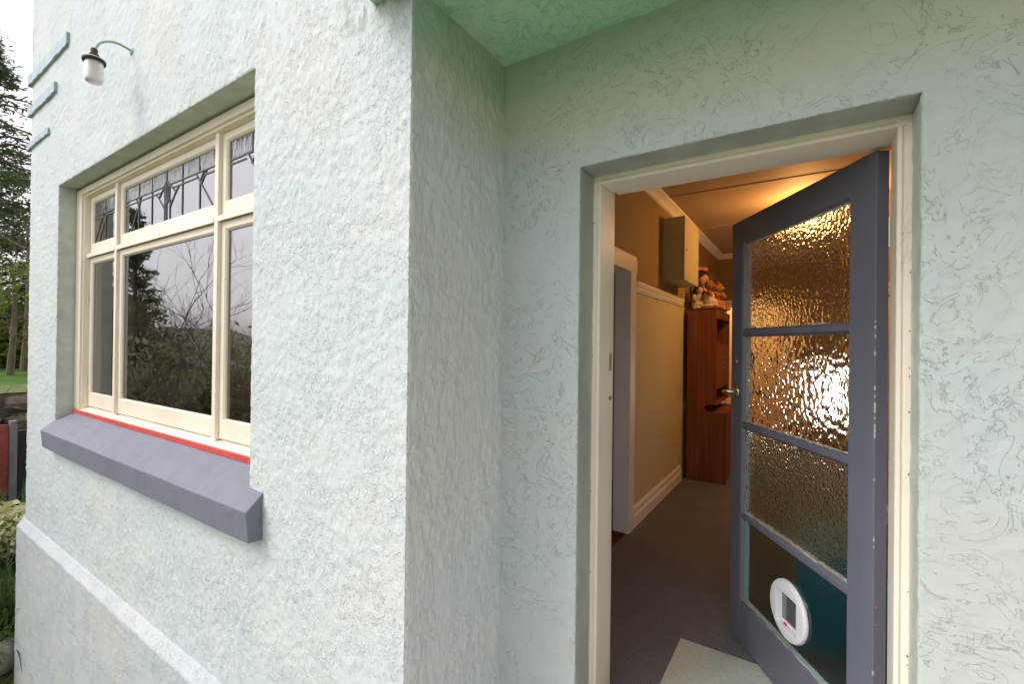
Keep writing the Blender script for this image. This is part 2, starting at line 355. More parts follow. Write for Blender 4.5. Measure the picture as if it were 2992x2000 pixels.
class MB:
    def __init__(s): s.v = []; s.f = []; s.sm = []
    def add(s, vs, fs, sm=False):
        b = len(s.v); s.v += [tuple(v) for v in vs]; s.f += [tuple(b+i for i in f) for f in fs]; s.sm += [sm]*len(fs); return s
    def box(s, x0, x1, y0, y1, z0, z1):
        v = [(x0, y0, z0), (x1, y0, z0), (x1, y1, z0), (x0, y1, z0), (x0, y0, z1), (x1, y0, z1), (x1, y1, z1), (x0, y1, z1)]
        return s.add(v, [(0, 3, 2, 1), (4, 5, 6, 7), (0, 1, 5, 4), (1, 2, 6, 5), (2, 3, 7, 6), (3, 0, 4, 7)])
    def prism(s, prof, a, b, axis='x', cap=True):
        n = len(prof)
        def pt(p, t): return {'x': (t, p[0], p[1]), 'y': (p[0], t, p[1]), 'z': (p[0], p[1], t)}[axis]
        v = [pt(p, a) for p in prof]+[pt(p, b) for p in prof]
        f = [(i, (i+1) % n, n+(i+1) % n, n+i) for i in range(n)]
        if cap: f += [tuple(range(n))[::-1], tuple(range(n, 2*n))]
        return s.add(v, f)
    def tube(s, pts, r, seg=8, cap=True):
        pts = [Vector(p) for p in pts]; n = len(pts); rs = r if isinstance(r, (list, tuple)) else [r]*n; vs = []
        ref = Vector((0, 0, 1)) if abs((pts[-1]-pts[0]).normalized().z) < .9 else Vector((1, 0, 0))
        for i, p in enumerate(pts):
            d = (pts[min(i+1, n-1)]-pts[max(i-1, 0)]).normalized(); a = d.cross(ref).normalized(); b = d.cross(a)
            vs += [p+rs[i]*(math.cos(2*math.pi*k/seg)*a+math.sin(2*math.pi*k/seg)*b) for k in range(seg)]
        fs = [(i*seg+k, i*seg+(k+1) % seg, (i+1)*seg+(k+1) % seg, (i+1)*seg+k) for i in range(n-1) for k in range(seg)]
        s.add(vs, fs, seg > 4)
        if cap: s.add([vs[k] for k in range(seg)], [tuple(range(seg))]); s.add([vs[(n-1)*seg+k] for k in range(seg)], [tuple(range(seg))[::-1]])
        return s
    def lathe(s, prof, c=(0, 0, 0), seg=24, M4=None, close=False):
        n = len(prof); vs = []
        for k in range(seg):
            a = 2*math.pi*k/seg
            for r, z in prof:
                p = Vector((r*math.cos(a), r*math.sin(a), z)); p = (M4 @ p) if M4 else p+Vector(c); vs.append(p)
        fs = [(k*n+i, ((k+1) % seg)*n+i, ((k+1) % seg)*n+(i+1) % n, k*n+(i+1) % n) for k in range(seg) for i in range(n if close else n-1)]
        return s.add(vs, fs, True)
    def ell(s, c, r, seg=12, rings=8, rot=None):
        r = (r, r, r) if isinstance(r, (int, float)) else r; vs = []; fs = []
        for i in range(rings+1):
            t = math.pi*i/rings
            for k in range(seg):
                a = 2*math.pi*k/seg; p = Vector((r[0]*math.sin(t)*math.cos(a), r[1]*math.sin(t)*math.sin(a), r[2]*math.cos(t)))
                if rot: p = rot @ p
                vs.append(p+Vector(c))
        for i in range(rings):
            for k in range(seg): fs.append((i*seg+k, (i+1)*seg+k, (i+1)*seg+(k+1) % seg, i*seg+(k+1) % seg))
        return s.add(vs, fs, True)
    def build(s, name, mat, parent=None, bevel=0, remesh=0, off=None, **props):
        me = bpy.data.meshes.new(name); vs = s.v
        if off: vs = [(a-off[0], b-off[1], c-off[2]) for a, b, c in vs]
        me.from_pydata(vs, [], s.f); me.polygons.foreach_set('use_smooth', s.sm); me.validate(); me.update()
        o = link(name, me, mat, parent, **props)
        if off: o.location = off
        if bevel:
            b = o.modifiers.new('bevel', 'BEVEL'); b.width = bevel; b.segments = 2; b.limit_method = 'ANGLE'; b.harden_normals = False
        if remesh:
            b = o.modifiers.new('remesh', 'REMESH'); b.mode = 'VOXEL'; b.voxel_size = remesh; b.use_smooth_shade = True
        return o
def box(name, mat, b, parent=None, bevel=0, **p): return MB().box(*b).build(name, mat, parent, bevel, **p)

# height fields for the trowelled stucco (periodic, 4.096 m, 4 mm)
NF = 1024; CELL = .004
def gfield(lo, hi, seed, ax=1, az=1, ang=0):
    g = np.random.default_rng(seed).standard_normal((NF, NF)); F = np.fft.fft2(g)
    k = np.fft.fftfreq(NF, CELL); kx, kz = np.meshgrid(k, k, indexing='ij')
    c, s_ = math.cos(ang), math.sin(ang); a = (kx*c+kz*s_)*ax; b = (-kx*s_+kz*c)*az; K = np.hypot(a, b)
    F *= np.exp(-(K*lo)**2*.7)*(1-np.exp(-(K*hi)**2*2)); r = np.fft.ifft2(F).real; return r/r.std()
def samp(f, u, v):
    u = (u/CELL) % NF; v = (v/CELL) % NF; i = np.floor(u).astype(int); j = np.floor(v).astype(int); a = u-i; b = v-j; i1 = (i+1) % NF; j1 = (j+1) % NF
    i %= NF; j %= NF
    return f[i, j]*(1-a)*(1-b)+f[i1, j]*a*(1-b)+f[i, j1]*(1-a)*b+f[i1, j1]*a*b
gA1 = gfield(.008, .035, 1, 1, .6, .5); gA2 = gfield(.006, .02, 2); gA3 = gfield(.05, .5, 3)
sg = lambda x: 1/(1+np.exp(-x)); mA = sg(3*(gfield(.09, .5, 12)+.1))
HA = -.0005*sg(5*(gA1-.75))*(.25+.75*mA)+.0003*gA2+.0008*gA3
gB1 = gfield(.010, .05, 4, 1, .35, .12); HB = .0006*np.tanh(1.8*gB1)+.0003*gfield(.006, .02, 5, 1, .5)+.0010*gfield(.05, .5, 6)
gC1 = gfield(.02, .09, 7); HC = .0003*np.tanh(1.6*gC1)+.0001*gfield(.006, .02, 8)+.0007*gfield(.07, .6, 9)
def axis_pts(breaks, step):
    out = []
    for a, b in zip(breaks[:-1], breaks[1:]):
        st = step((a+b)/2) if not callable(getattr(step, 'vary', None)) else None
        x = a; seg = [a]
        while True:
            x += step(x)
            if x >= b-step(b)*.5: break
            seg.append(x)
        out += seg
    return np.array(out+[breaks[-1]])
def surf(name, A, B, place, field, parent, mat, holes=(), nrm=(0, -1, 0), edge=None, inset=.0025, **props):
    """grid over coordinates A x B; place(a,b)->xyz arrays; field sampled by (a-like, b-like); edge: list of (mask fn, normal) to share normals at arrises"""
    a, b = np.meshgrid(A, B, indexing='ij'); X, Y, Z = place(a, b)
    N = np.zeros((*a.shape, 3)); N[:] = nrm; ins = np.zeros(a.shape)
    for fn, n2 in (edge or ()):
        m = fn(a, b); N[m] += n2; ins[m] = inset
    h = samp(field, X+Y, Z if abs(nrm[2]) < .5 else X*.7+Y)-ins*0
    h = samp(field, X+Y, Z+Y*.37)
    amp = 1-0*h
    ln = np.linalg.norm(N, axis=2, keepdims=True); N = N/ln
    D = (h-ins*1.2*(1+.8*np.clip(samp(gA2, X+Y, Z+Y*.37), -1.1, 2.2)))[..., None]*N
    V = np.stack([X, Y, Z], -1)+D
    na, nb = a.shape; idx = np.arange(na*nb).reshape(na, nb)
    ca = (A[:-1]+A[1:])/2; cb = (B[:-1]+B[1:])/2; keep = np.ones((na-1, nb-1), bool)
    for (a0, a1, b0, b1) in holes: keep &= ~((ca[:, None] > a0) & (ca[:, None] < a1) & (cb[None] > b0) & (cb[None] < b1))
    q = np.stack([idx[:-1, :-1], idx[1:, :-1], idx[1:, 1:], idx[:-1, 1:]], -1)[keep]
    used = np.zeros(na*nb, bool); used[q.ravel()] = True; re = np.cumsum(used)-1
    me = np_mesh(name, V.reshape(-1, 3)[used], re[q], True); o = link(name, me, mat, parent, **props)
    return o

# ------------------------------------------------------------------ the house
yA, yC, XB = .991, 1.493, -1.02
XL = -5.41
WX0, WX1, WZ0, WZ1 = -4.624, -1.921, -.66, 1.120       # window opening in the front wall
DX0, DX1, DZ1 = -.693, .2217, .632                     # door opening
FL = -1.392                                            # hall floor
GL = -2.86
house = empty('stucco_house', (-2, yA, GL), category='house',
              label='pale mint stucco house with a recessed porch, cream window and open front door')
hofs = Vector((2, -yA, -GL))
class HP:  # parent proxy: keep world coordinates
    pass
def H(o):  # put a world-built part under the house
    o.parent = house; o.matrix_parent_inverse = Matrix.Translation(hofs); return o
Zc = axis_pts([GL, -1.6, WZ0, DZ1, 1.093, WZ1, 3.2], lambda z: .014 if z < -1.62 else (.0055 if z < 1.12 else .008))
def near(v, t): return np.abs(v-t) < 1e-6
# front wall
XA = axis_pts([XL, WX0, WX1, XB], lambda x: .0042*max(1, (x*x+1)/2*.42))
H(surf('front_wall', XA, Zc, lambda a, b: (a, a*0+yA, b), HA, None, M['stuccoA'], [(WX0, WX1, WZ0, WZ1)], (0, -1, 0),
  [(lambda a, b: near(a, XB), (1, 0, 0)), (lambda a, b: near(a, XL), (-1, 0, 0)),
   (lambda a, b: near(a, WX0) & (b > WZ0-1e-6) & (b < WZ1+1e-6), (1, 0, 0)), (lambda a, b: near(a, WX1) & (b > WZ0-1e-6) & (b < WZ1+1e-6), (-1, 0, 0)),
   (lambda a, b: near(b, WZ1) & (a > WX0-1e-6) & (a < WX1+1e-6), (0, 0, -1))]))
YR = np.array([yA, yA+.006, yA+.014, yA+.024, yA+.04, yA+.06, yA+.08, yA+.1, yA+.135])
Zw = Zc[(Zc > WZ0-1e-6) & (Zc < WZ1+1e-6)]; Xw = XA[(XA > WX0-1e-6) & (XA < WX1+1e-6)]
ez = [(lambda a, b: near(a, yA), (0, -1, 0)), (lambda a, b: near(b, WZ1), (0, 0, -1))]
H(surf('window_reveal', YR, Zw, lambda a, b: (a*0+WX0, a, b), HA, None, M['reveal_win'], (), (1, 0, 0), ez))
H(surf('window_reveal', YR, Zw, lambda a, b: (a*0+WX1, a, b), HA, None, M['reveal_win'], (), (-1, 0, 0), ez))
H(surf('window_reveal', Xw, YR, lambda a, b: (a, b, a*0+WZ1), HA, None, M['reveal_win'], (), (0, 0, -1),
  [(lambda a, b: near(b, yA), (0, -1, 0)), (lambda a, b: near(a, WX0), (1, 0, 0)), (lambda a, b: near(a, WX1), (-1, 0, 0))]))
# left flank of the house
H(surf('side_wall', axis_pts([yA, 6.5], lambda y: .03), Zc[::3], lambda a, b: (a*0+XL, a, b), HA, None, M['stuccoA'], (), (-1, 0, 0), [(lambda a, b: near(a, yA), (0, -1, 0))]))
# return wall
YB = axis_pts([yA, yC+.02], lambda y: .005)
Zd = Zc[(Zc > -1.9) & (Zc < 1.125)]
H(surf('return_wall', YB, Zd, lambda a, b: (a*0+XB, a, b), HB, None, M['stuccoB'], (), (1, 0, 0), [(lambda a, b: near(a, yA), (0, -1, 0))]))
# entry wall
XC = axis_pts([XB-.02, DX0, DX1, .75, 2.2], lambda x: .0055 if x < .75 else .03)
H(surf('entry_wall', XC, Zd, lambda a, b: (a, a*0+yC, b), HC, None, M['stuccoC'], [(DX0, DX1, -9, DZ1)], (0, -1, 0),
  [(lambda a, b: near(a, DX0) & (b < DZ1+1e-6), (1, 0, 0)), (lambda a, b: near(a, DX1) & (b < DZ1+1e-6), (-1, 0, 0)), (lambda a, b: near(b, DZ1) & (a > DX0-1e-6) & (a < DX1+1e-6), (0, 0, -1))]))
YD = np.array([yC, yC+.006, yC+.014, yC+.03, yC+.05, yC+.075, yC+.1, yC+.15]); Ze = Zd[Zd < DZ1+1e-6]; Xe = XC[(XC > DX0-1e-6) & (XC < DX1+1e-6)]
ed = [(lambda a, b: near(a, yC), (0, -1, 0)), (lambda a, b: near(b, DZ1), (0, 0, -1))]
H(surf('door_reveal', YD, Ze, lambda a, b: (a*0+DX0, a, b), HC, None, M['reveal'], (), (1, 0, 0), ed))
H(surf('door_reveal', YD, Ze, lambda a, b: (a*0+DX1, a, b), HC, None, M['reveal_win'], (), (-1, 0, 0), ed))
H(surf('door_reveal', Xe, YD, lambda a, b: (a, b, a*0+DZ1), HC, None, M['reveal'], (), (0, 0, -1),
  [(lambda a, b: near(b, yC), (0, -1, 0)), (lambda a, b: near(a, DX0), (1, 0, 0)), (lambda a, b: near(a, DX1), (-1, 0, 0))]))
# porch canopy: green soffit sheet under a slab
CX0, CY0, SZ = -1.19, .80, 1.093
H(surf('porch_soffit', axis_pts([CX0, XB, .2, 2.2], lambda x: .007 if x < .2 else .03), axis_pts([CY0, yC+.01], lambda y: .007), lambda a, b: (a, b, a*0+SZ), HA, None, M['soffit'], (), (0, 0, -1)))
m = MB(); m.box(CX0-.004, 2.2, CY0-.004, yA-.004, SZ+.004, SZ+.15); m.box(XB, 2.2, yA, yC, SZ+.006, SZ+.15)
H(m.build('porch_slab', M['band']))
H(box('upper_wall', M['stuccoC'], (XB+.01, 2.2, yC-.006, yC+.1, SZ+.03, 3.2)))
H(box('roof', M['concrete'], (XL+.02, 2.2, yA+.02, 8.6, 3.12, 3.24)))
# plinth with chamfered top
prof_z = np.concatenate([Zc[Zc < -1.54][::1], [-1.535]])
XP = axis_pts([XL-.04, -2.6, XB+.03], lambda x: .04 if x < -2.6 else .015)
pf = [(.950, z) for z in prof_z]+[(.957, -1.527), (.968, -1.512), (.980, -1.494), (.9895, -1.480), (1.0, -1.474)]
pr = np.array(pf); TI = np.arange(len(pf))
o = surf('plinth', XP, TI, lambda a, b: (a, pr[b.astype(int), 0], pr[b.astype(int), 1]), HA, None, M['plinth'], (), (0, -1, 0), ())
H(o)
H(box('plinth_end', M['plinth'], (XL-.04, XL, .955, 6.5, GL, -1.55)))
# raised bands at the corner
for x1, z0, z1, b in ((-4.415, 2.085, 2.168, .018), (-4.69, 1.830, 1.902, .017), (-4.87, 1.560, 1.606, .017)):
    m = MB(); n = 24; xs = [XL-.035+(x1-XL+.035)*i/n for i in range(n+1)]
    vs = []
    for x in xs:
        j = lambda a: random.uniform(-a, a)
        d = yA-b+j(.004); vs += [(x, d, z0+j(.005)), (x, d, z1+j(.004)), (x, yA+.03, z1), (x, yA+.03, z0)]
    fs = [(4*i+k, 4*i+(k+1) % 4, 4*i+4+(k+1) % 4, 4*i+4+k) for i in range(n) for k in range(4)]+[(0, 1, 2, 3), (4*n+3, 4*n+2, 4*n+1, 4*n)]
    m.add(vs, fs); H(m.build('wall_band', M['band']))
# window sill
m = MB(); pf = [(.9345, -.785), (.9245, -.662), (.991, -.600), (1.075, -.548), (1.13, -.548), (1.13, -.75), (1.0, -.79)]
xs = [-4.66+(4.66-1.816)*i/16 for i in range(17)]; vs = []; n = len(pf)
for x in xs: vs += [(x, y+random.uniform(-.0012, .0012), z+random.uniform(-.0012, .0012)) for y, z in pf]
fs = [(i*n+k, i*n+(k+1) % n, (i+1)*n+(k+1) % n, (i+1)*n+k) for i in range(16) for k in range(n)]+[tuple(range(n))[::-1], tuple(range(16*n, 17*n))]
m.add(vs, fs); 
# the shoulders of the sill stop at the wall face outside the opening
H(m.build('window_sill', M['sill'], bevel=.004))
# ---- window joinery
WN = H(empty('window', (0, 0, 0))); 
def W(o): o.parent = WN; return o
CZ0, CZ1 = -.555, 1.104
m = MB(); y0, y1 = 1.090, 1.20
m.prism([(-4.615, y0), (-4.500, y0), (-4.497, y0+.012), (-4.487, y0+.014), (-4.483, y0+.03), (-4.483, y1), (-4.615, y1)], CZ0+.04, CZ1, 'z')
m.prism([(-1.925, y0), (-1.925, y1), (-1.985, y1), (-1.985, y0+.03), (-1.975, y0)], CZ0+.04, CZ1, 'z')
m.prism([(y0, CZ1), (y1, CZ1), (y1, 1.046), (y0+.03, 1.046), (y0+.016, 1.050), (y0+.014, 1.060), (y0, 1.062)], -4.5, -1.985, 'x')
W(m.build('casing', M['cream'], bevel=.0015))
m = MB(); m.prism([(1.088, -.520), (1.20, -.486), (1.20, -.56), (1.088, -.56)], -4.6, -1.925, 'x'); W(m.build('sill_board', M['cream'], bevel=.0015))
m = MB(); m.prism([(1.079, -.5475), (1.079, -.521), (1.0885, -.519), (1.0885, -.5475)], -4.60, -1.925, 'x'); W(m.build('red_strip', M['red'], bevel=.001))
m = MB(); m.box(-4.50, -1.98, 1.20, 1.205, 1.04, 1.1); W(m.build('head_stop', M['cream']))
for x0, x1 in ((-3.925, -3.889), (-2.540, -2.502)):
    W(box('mullion', M['cream'], (x0, x1, 1.118, 1.19, -.498, 1.048), bevel=.003))
cols = ((-4.481, -3.927), (-3.887, -2.542), (-2.500, -1.987))
for x0, x1 in cols:
    m = MB(); m.prism([(1.116, .626), (1.19, .640), (1.19, .604), (1.124, .604), (1.116, .598)], x0, x1, 'x'); W(m.build('transom', M['cream'], bevel=.0015))
def sash(x0, x1, z0, z1, st, br, lead=None):
    yf, yb, yg = 1.136, 1.176, 1.150
    gx0, gx1, gz0, gz1 = x0+st, x1-st, z0+br, z1-st
    S = W(empty('sash'))
    m = MB(); bv = .011
    def ring(r, y): return [(r[0], y, r[2]), (r[1], y, r[2]), (r[1], y, r[3]), (r[0], y, r[3])]
    O = (x0, x1, z0, z1); I = (gx0-bv, gx1+bv, gz0-bv*.6, gz1+bv); G = (gx0, gx1, gz0, gz1)
    I2 = (gx0-bv*.25, gx1+bv*.25, gz0-bv*.2, gz1+bv*.25)
    R = [ring(O, yb), ring(O, yf), ring(I, yf), ring(I2, yg-.007), ring(G, yg), ring(G, yb)]
    vs = sum(R, []); fs = []
    for i in range(6):
        for k in range(4): a = i*4+k; b = i*4+(k+1) % 4; c = ((i+1) % 6)*4+(k+1) % 4; d = ((i+1) % 6)*4+k; fs.append((a, b, c, d))
    m.add(vs, fs); o = m.build('sash_frame', M['cream'], S)
    gm = MB()
    zt = gz1
    if lead:
        gm2 = MB(); gm2.box(gx0-.004, gx1+.004, yg+.001, yg+.004, .912, gz1+.004); gm2.build('textured_pane', M['wave_glass'], S); zt = .9115
    gm.add([(gx0-.004, yg+.002, gz0-.004), (gx1+.004, yg+.002, gz0-.004), (gx1+.004, yg+.002, zt+(0 if lead else .004)), (gx0-.004, yg+.002, zt+(0 if lead else .004))], [(0, 1, 2, 3)])
    gm.build('pane', M['window_glass'], S)
    if lead:
        for seg in lead:
            for p, q in zip(seg[:-1], seg[1:]):
                c = MB(); d = (Vector((q[0], q[1]))-Vector((p[0], p[1]))).normalized()*.0001; nx, nz = -d.y/.0001*.0029, d.x/.0001*.0029
                c.add([(p[0]+nx, yg-.0025, p[1]+nz), (q[0]+nx, yg-.0025, q[1]+nz), (q[0]-nx, yg-.0025, q[1]-nz), (p[0]-nx, yg-.0025, p[1]-nz),
                       (p[0]+nx*1.4, yg+.001, p[1]+nz*1.4), (q[0]+nx*1.4, yg+.001, q[1]+nz*1.4), (q[0]-nx*1.4, yg+.001, q[1]-nz*1.4), (p[0]-nx*1.4, yg+.001, p[1]-nz*1.4)],
                      [(0, 1, 2, 3), (0, 4, 5, 1), (1, 5, 6, 2), (2, 6, 7, 3), (3, 7, 4, 0)])
                lc.append(c)
        allc = MB()
        for c in lc: allc.add(c.v, c.f)
        allc.build('lead_came', M['lead'], S); lc.clear()
lc = []
g0, g1, gb, gt = -3.84, -2.589, .706, 1.0
xc = -3.200
Lc = [[(-3.612, gb), (-3.612, gt)], [(-3.41, gb), (-3.41, gt)], [(-2.99, gb), (-2.99, gt)], [(-2.778, gb), (-2.778, .863), ], [(-2.785, .912), (-2.785, gt)],
      [(xc, .945), (xc, gt)], [(g0, .912), (-3.229, .912)], [(-3.157, .912), (g1, .912)], [(g0, .887), (-3.62, .887)], [(-3.576, .885), (-3.27, .885)], [(-3.121, .887), (-2.80, .887)], [(-2.714, .887), (g1, .887)],
      [(xc, .945), (-3.229, .919), (-3.226, .825), (xc, .807), (-3.167, .827), (-3.157, .915), (xc, .945)], [(-3.21, .93), (-3.207, .815)], [(-3.188, .93), (-3.188, .818)], [(xc, .807), (xc, gb)], [(-3.154, .827), (-3.154, gb)], [(-3.226, .825), (-3.226, gb)],
      [(-3.157, .915), (-3.08, .854), (-3.157, .777)], [(-3.08, .854), (-3.034, .886)], [(-3.229, .919), (-3.31, .854), (-3.229, .777)], [(-3.31, .854), (-3.36, .886)],
      [(-2.828, .912), (-2.777, .863), (-2.733, .912)], [(-2.777, .863), (-2.761, .845), (-2.700, .912)], [(-2.761, .845), (-2.629, gb)],
      [(-3.59, .885), (-3.617, .854), (-3.743, gb)], [(-3.617, .854), (-3.66, .91)], [(-3.617, .854), (-3.58, .912)]]
s0, s1 = -4.432, -3.975
Ls = [[(s0, .905), (s1, .905)], [(s0, .884), (-4.29, .884)], [(-4.18, .886), (s1, .886)], [(-4.26, .905), (-4.429, .717)], [(-4.227, .851), (-4.347, gb)], [(-4.215, gt), (-4.215, .905)], [(-4.215, .86), (-4.215, gb)], [(-4.168, .905), (-4.227, .851)], [(-4.227, .851), (-4.29, .905)]]
Lr = [[(-6.421-a, b) for a, b in seg] for seg in Ls]
UZ0, UZ1 = .632, 1.045; LZ0, LZ1 = -.492, .598
sash(*cols[0], UZ0, UZ1, .047, .074, Ls); sash(*cols[1], UZ0, UZ1, .047, .074, Lc); sash(*cols[2], UZ0, UZ1, .047, .074, [[(-2.452, .905), (-2.035, .905)], [(-2.452, .884), (-2.3, .884)], [(-2.2, .884), (-2.035, .884)], [(-2.24, gt), (-2.24, .905)], [(-2.28, .905), (-2.2, .8), (-2.06, gb)], [(-2.2, .905), (-2.25, .85)]])
sash(*cols[0], LZ0, LZ1, .047, .100); sash(*cols[1], LZ0, LZ1, .047, .100); sash(*cols[2], LZ0, LZ1, .047, .100)
for z in (.30, -.30, .78): W(MB().tube([(-4.481, 1.128, z-.03), (-4.481, 1.128, z+.03)], .005, 6).build('hinge', M['cream']))

# ---- door frame
DF = H(empty('door_frame')); 
def D(o): o.parent = DF; return o
yf = 1.614; jl, jr, jt = -.664, .190, .603
m = MB()
m.prism([(DX0-.03, yf+.004), (-.690, yf), (-.683, yf), (-.680, yf+.005), (-.6775, yf+.005), (-.675, yf-.002), (-.666, yf-.002), (jl, yf+.002), (jl, 1.730), (-.678, 1.730), (-.678, 1.795), (DX0-.03, 1.795)], FL, .633, 'z')
D(m.build('jamb', M['cream_door'], bevel=.001))
m = MB()
m.prism([(.252, yf+.004), (.252, 1.795), (.204, 1.795), (.204, 1.730), (jr, 1.730), (jr, yf+.002), (.192, yf-.002), (.201, yf-.002), (.2035, yf+.005), (.207, yf+.005), (.210, yf), (.218, yf)], FL, .633, 'z')
D(m.build('jamb', M['cream_door'], bevel=.001))
m = MB(); m.prism([(yf+.004, .66), (yf, .630), (yf, .622), (yf+.005, .619), (yf+.005, .616), (yf-.002, .613), (yf-.002, .605), (yf+.002, jt), (1.730, jt), (1.730, .611), (1.795, .611), (1.795, .66)], jl-.0, jr+.0, 'x')
D(m.build('head', M['cream_door'], bevel=.001))
for x0, x1 in ((DX0-.03, jl), (jr, .252)): D(MB().box(x0, x1, yf+.006, 1.794, .6335, .66).build('corner_block', M['cream_door']))
# proud mitred ends of the head moulding over the jambs
for x0, x1 in ((-.6925, jl+.002), (jr-.002, .2215)):
    m = MB(); m.prism([(yf-.003, .6325), (yf-.003, .604), (yf+.03, .604), (yf+.03, .6325)], x0, x1, 'x'); D(m.build('frame_corner', M['cream_door'], bevel=.002))
for b in ((-.6635, -.6605, 1.715, 1.7325, -.100, -.034), (-.6635, -.660, 1.712, 1.7325, -.215, -.20)): D(MB().box(*b).build('strike_plate', M['brass'], bevel=.0008))
D(box('threshold', M['floorwood'], (DX0, .2217, 1.47, 1.81, -1.47, FL+.002), bevel=.004))
for sx, n_, zz0 in ((DX1, 12, -1.3), (DX0, 4, -1.2)):
    m = MB()
    for q in range(n_): m.ell((sx-.003 if sx > 0 else sx+.003, 1.611, random.uniform(zz0, .5)), (.0016, .0015, random.uniform(.0012, .0035)), 6, 4)
    D(m.build('grime_specks', M['black'], kind='stuff'))
m = MB()
for q in range(9):
    z = .33+random.uniform(-.09, .06); m.tube([(.2215, 1.606, z), (.213, 1.604, z-.01+random.uniform(-.02, .02)), (.199, 1.604, z-.03+random.uniform(-.03, .03))], .00022, 3, False)
D(m.build('cobweb', M['greypost'], kind='stuff'))

# ---- the open front door, local frame: x from hinge to free edge, y outward
TH = .5941
door = H(empty('front_door', (.192, 1.775, 0)))
door.rotation_euler = (0, 0, math.pi/2+TH)           # local +x -> (-sin, cos)
# local +y -> (-cos TH, -sin TH) = outward face normal
DWd, T = .875, .040
zb, zt = -1.379, .598
def X(s): return DWd-s          # s measured from the free edge
gs0, gs1 = .100, .768
yo, yi = T, 0.0
def dbox(name, s0, s1, z0, z1, a=yi, b=yo, mat=None, bevel=.002): 
    return MB().box(min(X(s0), X(s1)), max(X(s0), X(s1)), a, b, z0, z1).build(name, mat or M['door'], door, bevel)
dbox('stile', 0, gs0-.0011, zb, zt); dbox('stile', gs1+.0011, DWd, zb, zt)
dbox('top_rail', gs0, gs1, .488, zt-.0006); dbox('bottom_rail', gs0, gs1, zb+.0006, -1.19)
for a, b in ((.052, .078), (-.380, -.355), (-.803, -.778)):
    MB().prism([(yi+.004, a), (yi+.004, b), (yo-.010, b+.002), (yo-.002, b-.004), (yo-.002, a+.004), (yo-.010, a-.002)], X(gs1), X(gs0), 'x').build('muntin', M['door'], door, .001)
panes = ((.078, .488, 'hammered'), (-.355, .052, 'hammered_big'), (-.778, -.380, 'hammered_mid'), (-1.19, -.803, 'hammered_fine'))
yg = .022
CFs, CFz = .449, -1.035
for a, b, mt in panes:
    z0, z1 = a-.004, b+.004; x0, x1 = X(gs1)-.004, X(gs0)+.004
    m = MB()
    if mt != 'hammered_fine': m.box(x0, x1, yg-.0025, yg+.0025, z0, z1)
    else:   # sheet with the square-cornered opening for the cat flap
        hx0, hx1, hz0, hz1 = X(CFs+.068), X(CFs-.068), CFz-.080, CFz+.070
        O = [(x0, z0), (x1, z0), (x1, z1), (x0, z1)]; I = [(hx0, hz0), (hx1, hz0), (hx1, hz1), (hx0, hz1)]; q = lambda L, y: [(p[0], y, p[1]) for p in L]
        vs = q(O, yg+.0025)+q(I, yg+.0025)+q(I, yg-.0025)+q(O, yg-.0025)
        m.add(vs, [(((i+1) % 4)*4+k, ((i+1) % 4)*4+(k+1) % 4, i*4+(k+1) % 4, i*4+k) for i in range(4) for k in range(4)])
    m.build('pane', M[mt], door)
    # putty and glazing beads round the pane
    for nm, mt2, ya, yb2, w in (('glazing_bead', 'door', yg+.003, yo-.006, .007), ('inner_bead', 'white_bead', yi+.003, yg-.003, .010)):
        mm = MB(); X0, X1 = X(gs1), X(gs0)
        if nm != 'glazing_bead': w = .004
        O = [(X0, a), (X1, a), (X1, b), (X0, b)]; I = [(X0+w, a+w), (X1-w, a+w), (X1-w, b-w), (X0+w, b-w)]
        if nm != 'glazing_bead':
            q = lambda L, y: [(p[0], y, p[1]) for p in L]
            mm.add(q(O, yg-.003)+q(I, yg-.003)+q(I, -.003)+q(O, -.003), [(i*4+k, i*4+(k+1) % 4, ((i+1) % 4)*4+(k+1) % 4, ((i+1) % 4)*4+k) for i in range(4) for k in range(4)]); mm.build(nm, M['trim'], door); continue
        front, back = (yb2, ya)
        vs = [(p[0], front, p[1]) for p in O]+[(p[0], back, p[1]) for p in I]+[(p[0], back, p[1]) for p in O]
        fs = [(k, (k+1) % 4, 4+(k+1) % 4, 4+k) for k in range(4)]+[(4+k, 4+(k+1) % 4, 8+(k+1) % 4, 8+k) for k in range(4)]
        mm.add(vs, fs); mm.build(nm, M['door'] if nm == 'glazing_bead' else M['trim'], door)
    m = MB()
    for q in range(26):
        t = random.random(); hx = X0+t*(X1-X0); m.ell((hx, yg+.005, a+.008+random.uniform(-.002, .003)), (random.uniform(.008, .03), .003, random.uniform(.001, .003)), 6, 4)
    m.build('putty', M['putty'], door, kind='stuff')
# worn paint along the hinge-side arris, rust spots
m = MB(); mr = MB()
for q in range(34):
    z = random.choice([random.uniform(-1.35, .1), random.gauss(-.12, .07), random.gauss(-.22, .05), random.gauss(-1.1, .06)]); L = random.uniform(.003, .014)
    m.add([(-.0004, yo+.0006, z), (.0018, yo+.0006, z+L*.3), (.0014, yo+.0006, z+L), (-.0004, yo-.0022, z+L), (-.0006, yo-.003, z+L*.2)], [(0, 1, 2, 3, 4)])
for z in (-.78, -.83, -1.12, -1.17, -1.21): mr.ell((-.0008, yo-.004-random.random()*.01, z), (.0012, .0022, .004), 6, 4)
m.build('chipped_paint', M['chip'], door, kind='stuff'); mr.build('rust_spot', M['rust_chip'], door, kind='stuff')
